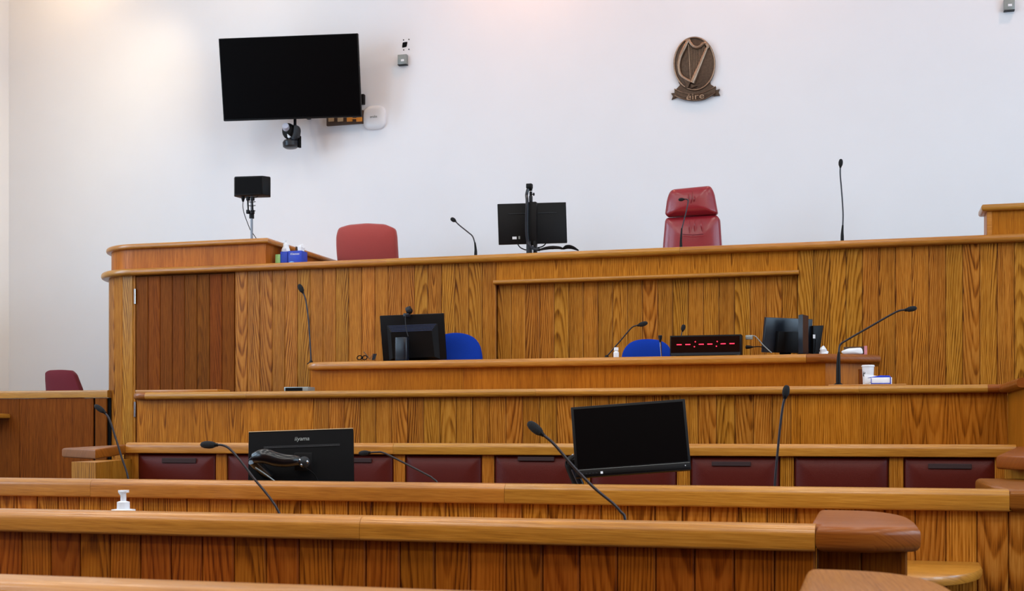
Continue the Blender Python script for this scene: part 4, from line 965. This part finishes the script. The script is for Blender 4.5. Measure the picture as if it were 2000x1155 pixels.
# papers at the splayed end
p = zr(1205, 605, 9.08); tag(crumple((p.x, p.y, ztk+0.026), (0.026, 0.02, 0.036), 21).out('crumpled_tissue', 'paper', ang=15), 'crumpled white tissue at the splayed end of the clerks desk', 'tissue')
a_, b_ = zr(1440, 545, 9.1), zr(1812, 628, 9.1)
ym = 9.13
TB = thing('tissue_carton', 'open pink printed carton with a folded white towel inside', 'carton', ((a_.x+b_.x)/2, ym, ztk))
MB().bx(a_.x+0.01, b_.x, ym, ym+0.07, ztk, ztk+0.008).out('carton_base', 'pink', TB)
MB().bx(b_.x-0.02, b_.x, ym, ym+0.07, ztk+0.008, a_.z).out('carton_end', 'pink', TB)
MB().bx(a_.x+0.02, b_.x-0.02, ym+0.062, ym+0.07, ztk+0.008, a_.z).out('carton_back', 'brown', TB)
ol = dense(rounded([Vector((a_.x, ym-0.004, ztk+0.03)), Vector((a_.x+0.02, ym-0.004, ztk+0.01)), Vector((b_.x-0.026, ym-0.004, ztk+0.01)), Vector((b_.x-0.035, ym-0.004, a_.z-0.012)), Vector((a_.x+0.05, ym-0.004, a_.z-0.016))], 0.015, 3), 0.02)
MB().pillow(ol, (0, -1, 0), 0.012, 0.05).out('towel', 'paper', TB, ang=60)

# ------------------------------------------------------------------ on the front desk: cup, carton, device
x, yq = XA(1695.5, 8.72), 8.72; zt_ = ZA(1695.5, 713.5, 8.72); zbq = ztn+0.0; h = zt_-zbq
m = DA(1695, 8.72)/FPX
CP = thing('paper_cup', 'white paper cup with a black letter on the front desk', 'cup', (x, yq, zbq))
MB().lathe([(0, 0), (9.2*m, 0), (9.6*m, 0.006), (11.4*m, h*0.93), (11.4*m, h*0.93)], (x, yq, zbq), 24).out('body', 'white', CP)
MB().lathe([(10.6*m, h*0.92), (12.4*m, h*0.925), (12.6*m, h*0.955), (11.8*m, h), (0, h*0.995), (0, h*0.97)], (x, yq, zbq), 24).out('rim', 'white', CP)
lt = obj('lettering', text_mesh('B', 0.045, 0.001), 'matte', CP, local=True)
al = math.radians(-44); lt.location = (math.sin(al)*10.6*m*1.01, -math.cos(al)*10.6*m*1.01, h*0.60); lt.rotation_euler = (math.pi/2-0.06, 0, al)
a_, b_ = at(1701, 738, 8.45), at(1742, 750, 8.45)
BX = thing('medicine_box', 'flat white and blue carton beside the paper cup', 'box', ((a_.x+b_.x)/2, 8.45, ztn+0.012))
MB().bx(a_.x, b_.x, 8.44, 8.52, ztn+0.012, a_.z, 0.002).out('carton', 'paper', BX)
MB().bx(a_.x+0.001, b_.x-0.012, 8.4385, 8.44, ztn+0.016, ztn+0.022).out('printed_line', 'tissueblue', BX)
MB().bx(b_.x-0.012, b_.x-0.006, 8.4385, 8.44, ztn+0.012, a_.z).out('printed_band', 'tissueblue', BX)
MB().bx(a_.x+0.0, a_.x+0.004, 8.4385, 8.44, ztn+0.012, a_.z-0.004).out('printed_band', 'tissueblue', BX)
MB().prism([Vector((a_.x-0.02, 8.45, a_.z)), Vector((a_.x+0.05, 8.45, a_.z)), Vector((b_.x-0.004, 8.45, a_.z)), Vector((b_.x-0.015, 8.45, a_.z+0.012)), Vector((a_.x+0.06, 8.45, a_.z+0.014))], (0, 0.06, 0), 0.002, 1).out('flap', 'tissueblue', BX)
p0 = [at(px, py, 8.56) for px, py in ((1688, 731), (1702, 733), (1722, 736), (1724, 741), (1704, 746), (1694, 751), (1688, 749))]
tag(MB().prism(p0, (0, 0.03, 0), 0.004, 2).out('folded_mask', 'paper'), 'crumpled white paper mask leaning on the paper cup', 'mask')
a_, b_ = at(557, 756.5, 8.5), at(604, 763, 8.5)
DV = thing('desk_device', 'low grey box with a dark slot on the front desk rail', 'device', ((a_.x+b_.x)/2, 8.5, ztn))
MB().bx(a_.x, b_.x, 8.48, 8.6, ztn, a_.z, 0.003).out('case', 'tin', DV)
MB().bx(a_.x+0.012, b_.x-0.045, 8.478, 8.48, ztn+0.008, a_.z-0.006).out('slot', 'matte', DV)

# ------------------------------------------------------------------ monitors on the counsel table
IM = thing('monitor', 'black monitor with pale maker lettering, seen from behind on an arm', 'monitor', (-2.804, 5.981, 1.056), rad(-17.95, -2.07, 19.03))
MB().box((0, 0.018, 0), (0.54, 0.036, 0.33), bev=0.005).out('back_shell', 'matte', IM, local=True)
MB().box((0, 0.037, 0.004), (0.52, 0.003, 0.30)).out('screen', 'screen', IM, local=True)
MB().box((0, 0.004, 0.1635), (0.538, 0.012, 0.003)).out('top_edge', 'beige', IM, local=True)
lt = obj('lettering', text_mesh('iiyama', 0.031, 0.0008, 0.15), 'tin', IM, local=True)
lt.location = (0.005, -0.0015, 0.116); lt.rotation_euler = (math.pi/2, 0, 0)
vt = MB().box((0.005, -0.001, 0.076), (0.39, 0.004, 0.011)).out('vent_strip', 'grey', IM, local=True)
for k in range(48): MB().box((-0.185+k*0.0081, -0.0035, 0.077), (0.003, 0.002, 0.006)).out('vent_slot', 'matte', vt, local=True)
def zi(a, b_, Y=5.86): return at(470+a/8.333, 830+b_/8.333, Y)
MB().tube([zi(215, 545, 5.8), zi(320, 520, 5.8), zi(420, 515, 5.8), zi(560, 560, 5.82), zi(720, 585, 5.84), zi(880, 585, 5.86), zi(1000, 610, 5.9)], [0.026, 0.036, 0.038, 0.037, 0.034, 0.028, 0.022], 14, 4).out('arm', 'glossblack', IM, ang=70)
MB().prism([zi(*p, 5.775) for p in ((112, 578), (228, 465), (280, 468), (250, 520), (185, 582))], (0, 0.06, 0), 0.004, 2).out('elbow_cap', 'bluegrey', IM)  # arm's end cap, its slate tone standing in for a blue highlight
MB().ellipsoid(zi(1035, 610, 5.88), 0.03, 0.03, 0.03).out('tilt_joint', 'grey', IM)
for p in ((962, 578), (988, 655), (1088, 605)): MB().ellipsoid(zi(*p, 5.855), 0.006, 0.006, 0.008).out('screw', 'chrome', IM)
MB().box(zi(1020, 600, 5.94), (0.09, 0.03, 0.09), rot=Matrix.Rotation(rad(19)[0], 4, 'Z'), bev=0.004).out('mount_plate', 'black', IM)
e = zi(200, 580, 5.82)
MB().tube([e, zi(420, 800, 5.9), zi(640, 960, 6.0), Vector((zi(640, 960, 6.0).x, 6.0, ZT))], [0.028, 0.028, 0.025, 0.025], 12, 3).out('lower_arm', 'glossblack', IM, ang=70)
MB().lathe([(0, 0), (0.06, 0), (0.06, 0.012), (0.03, 0.02), (0, 0.02)], (zi(640, 960, 6.0).x, 6.0, ZT), 20).out('clamp_base', 'black', IM)
MB().tube([zi(240, 697, 5.78), zi(420, 820, 5.8), zi(590, 945, 5.84)], 0.004, 6, 3).out('wire', 'tin', IM)
MB().tube([zi(1040, 690, 5.86), zi(1170, 780, 5.87), zi(1230, 860, 5.88), zi(1275, 960, 5.88)], 0.004, 6, 3).out('cable', 'matte', IM)

RM = thing('monitor', 'black monitor with its dark screen tilted towards the pews', 'monitor', (-1.062, 5.864, 1.173), rad(-11.37, -4.2, 12.53))
MB().box((0, 0.018, 0), (0.54, 0.036, 0.34), bev=0.004).out('housing', 'black', RM, local=True)
MB().box((0, -0.001, 0.015), (0.515, 0.002, 0.285)).out('screen', 'screen', RM, local=True)
MB().box((0, -0.002, -0.149), (0.53, 0.004, 0.026), bev=0.001).out('lower_bezel', 'black', RM, local=True)
MB().box((0, -0.0035, -0.1355), (0.53, 0.002, 0.0015)).out('trim_line', 'tin', RM, local=True)
MB().box((-0.147, -0.0045, -0.1545), (0.011, 0.001, 0.011)).out('sticker', 'paper', RM, local=True)
MB().box((0.243, -0.0045, -0.149), (0.004, 0.001, 0.004)).out('power_light', 'white', RM, local=True)
for k in range(5): MB().box((-0.235+k*0.016, -0.0045, -0.154), (0.008, 0.001, 0.003)).out('button', 'grey', RM, local=True)
def zm_(a, b_, Y=5.98): return at(1080+a/11.55, 860+b_/11.55, Y)
MB().tube([zm_(520, 380), zm_(420, 450), zm_(390, 560), zm_(450, 750), zm_(560, 1000), zm_(650, 1200)], [0.014, 0.024, 0.026, 0.024, 0.024, 0.024], 12, 4).out('arm', 'black', RM, ang=70)
MB().tube([zm_(470, 650, 5.95), zm_(560, 850, 5.95), zm_(660, 1080, 5.95), zm_(690, 1200, 5.95)], 0.016, 12, 3).out('gas_strut', 'bluegrey', RM, ang=70)
MB().tube([zm_(470, 330), zm_(370, 400)], 0.006, 8, 1).out('hinge_pin', 'chrome', RM)
MB().tube([zm_(400, 460, 5.96), zm_(320, 460, 5.96), zm_(305, 520, 5.96), zm_(340, 560, 5.96)], 0.005, 6, 4).out('cable', 'matte', RM)
f = zm_(670, 1200); MB().tube([Vector((f.x, 5.98, f.z+0.02)), Vector((f.x, 5.98, ZT))], 0.03, 12, 1).out('lower_arm', 'black', RM)
MB().lathe([(0, 0), (0.06, 0), (0.06, 0.012), (0.03, 0.02), (0, 0.02)], (f.x, 5.98, ZT), 20).out('clamp_base', 'black', RM)
c0 = Vector((-1.062, 5.864, 1.173)); MB().tube([zm_(430, 480), Vector((c0.x, c0.y+0.12, c0.z-0.03)), Vector((c0.x, c0.y+0.03, c0.z))], 0.022, 10, 2).out('upper_arm', 'black', RM)

# ------------------------------------------------------------------ hand pump bottle on the writing shelf
yq = 4.75; x = XA(241, yq)
def zu(py): return ZA(241, py, yq)
m = DA(241, yq)/FPX
PB = thing('pump_bottle', 'white hand sanitiser pump bottle standing behind the pew rail', 'pump bottle', (x, yq, zd))
MB().lathe([(0, 0), (22*m, 0), (24*m, 0.01), (24*m, zu(999)-zd-0.02), (23*m, zu(996)-zd), (12*m, zu(994.5)-zd), (0, zu(994)-zd)], (x, yq, zd), 28).out('body', 'white', PB)
MB().lathe([(12*m, zu(996)-zd), (12.3*m, zu(994)-zd), (12*m, zu(981)-zd), (8*m, zu(979.5)-zd), (0, zu(979)-zd)], (x, yq, zd), 24).out('collar', 'white', PB)
MB().lathe([(5.5*m, zu(981)-zd), (5.5*m, zu(964)-zd), (7*m, zu(961)-zd), (0, zu(960.5)-zd)], (x, yq, zd), 18).out('pump_stem', 'white', PB)
ol = [Vector((x-9.5*m, yq-0.01, zu(958.2))), Vector((x+9.8*m, yq-0.01, zu(957.5))), Vector((x+9.8*m, yq-0.01, zu(962.5))), Vector((x+6*m, yq-0.01, zu(963))), Vector((x-5*m, yq-0.01, zu(968))), Vector((x-9.5*m, yq-0.01, zu(962)))]
MB().prism(ol, (0, 0.022, 0), 0.003, 2).out('pump_head', 'white', PB)
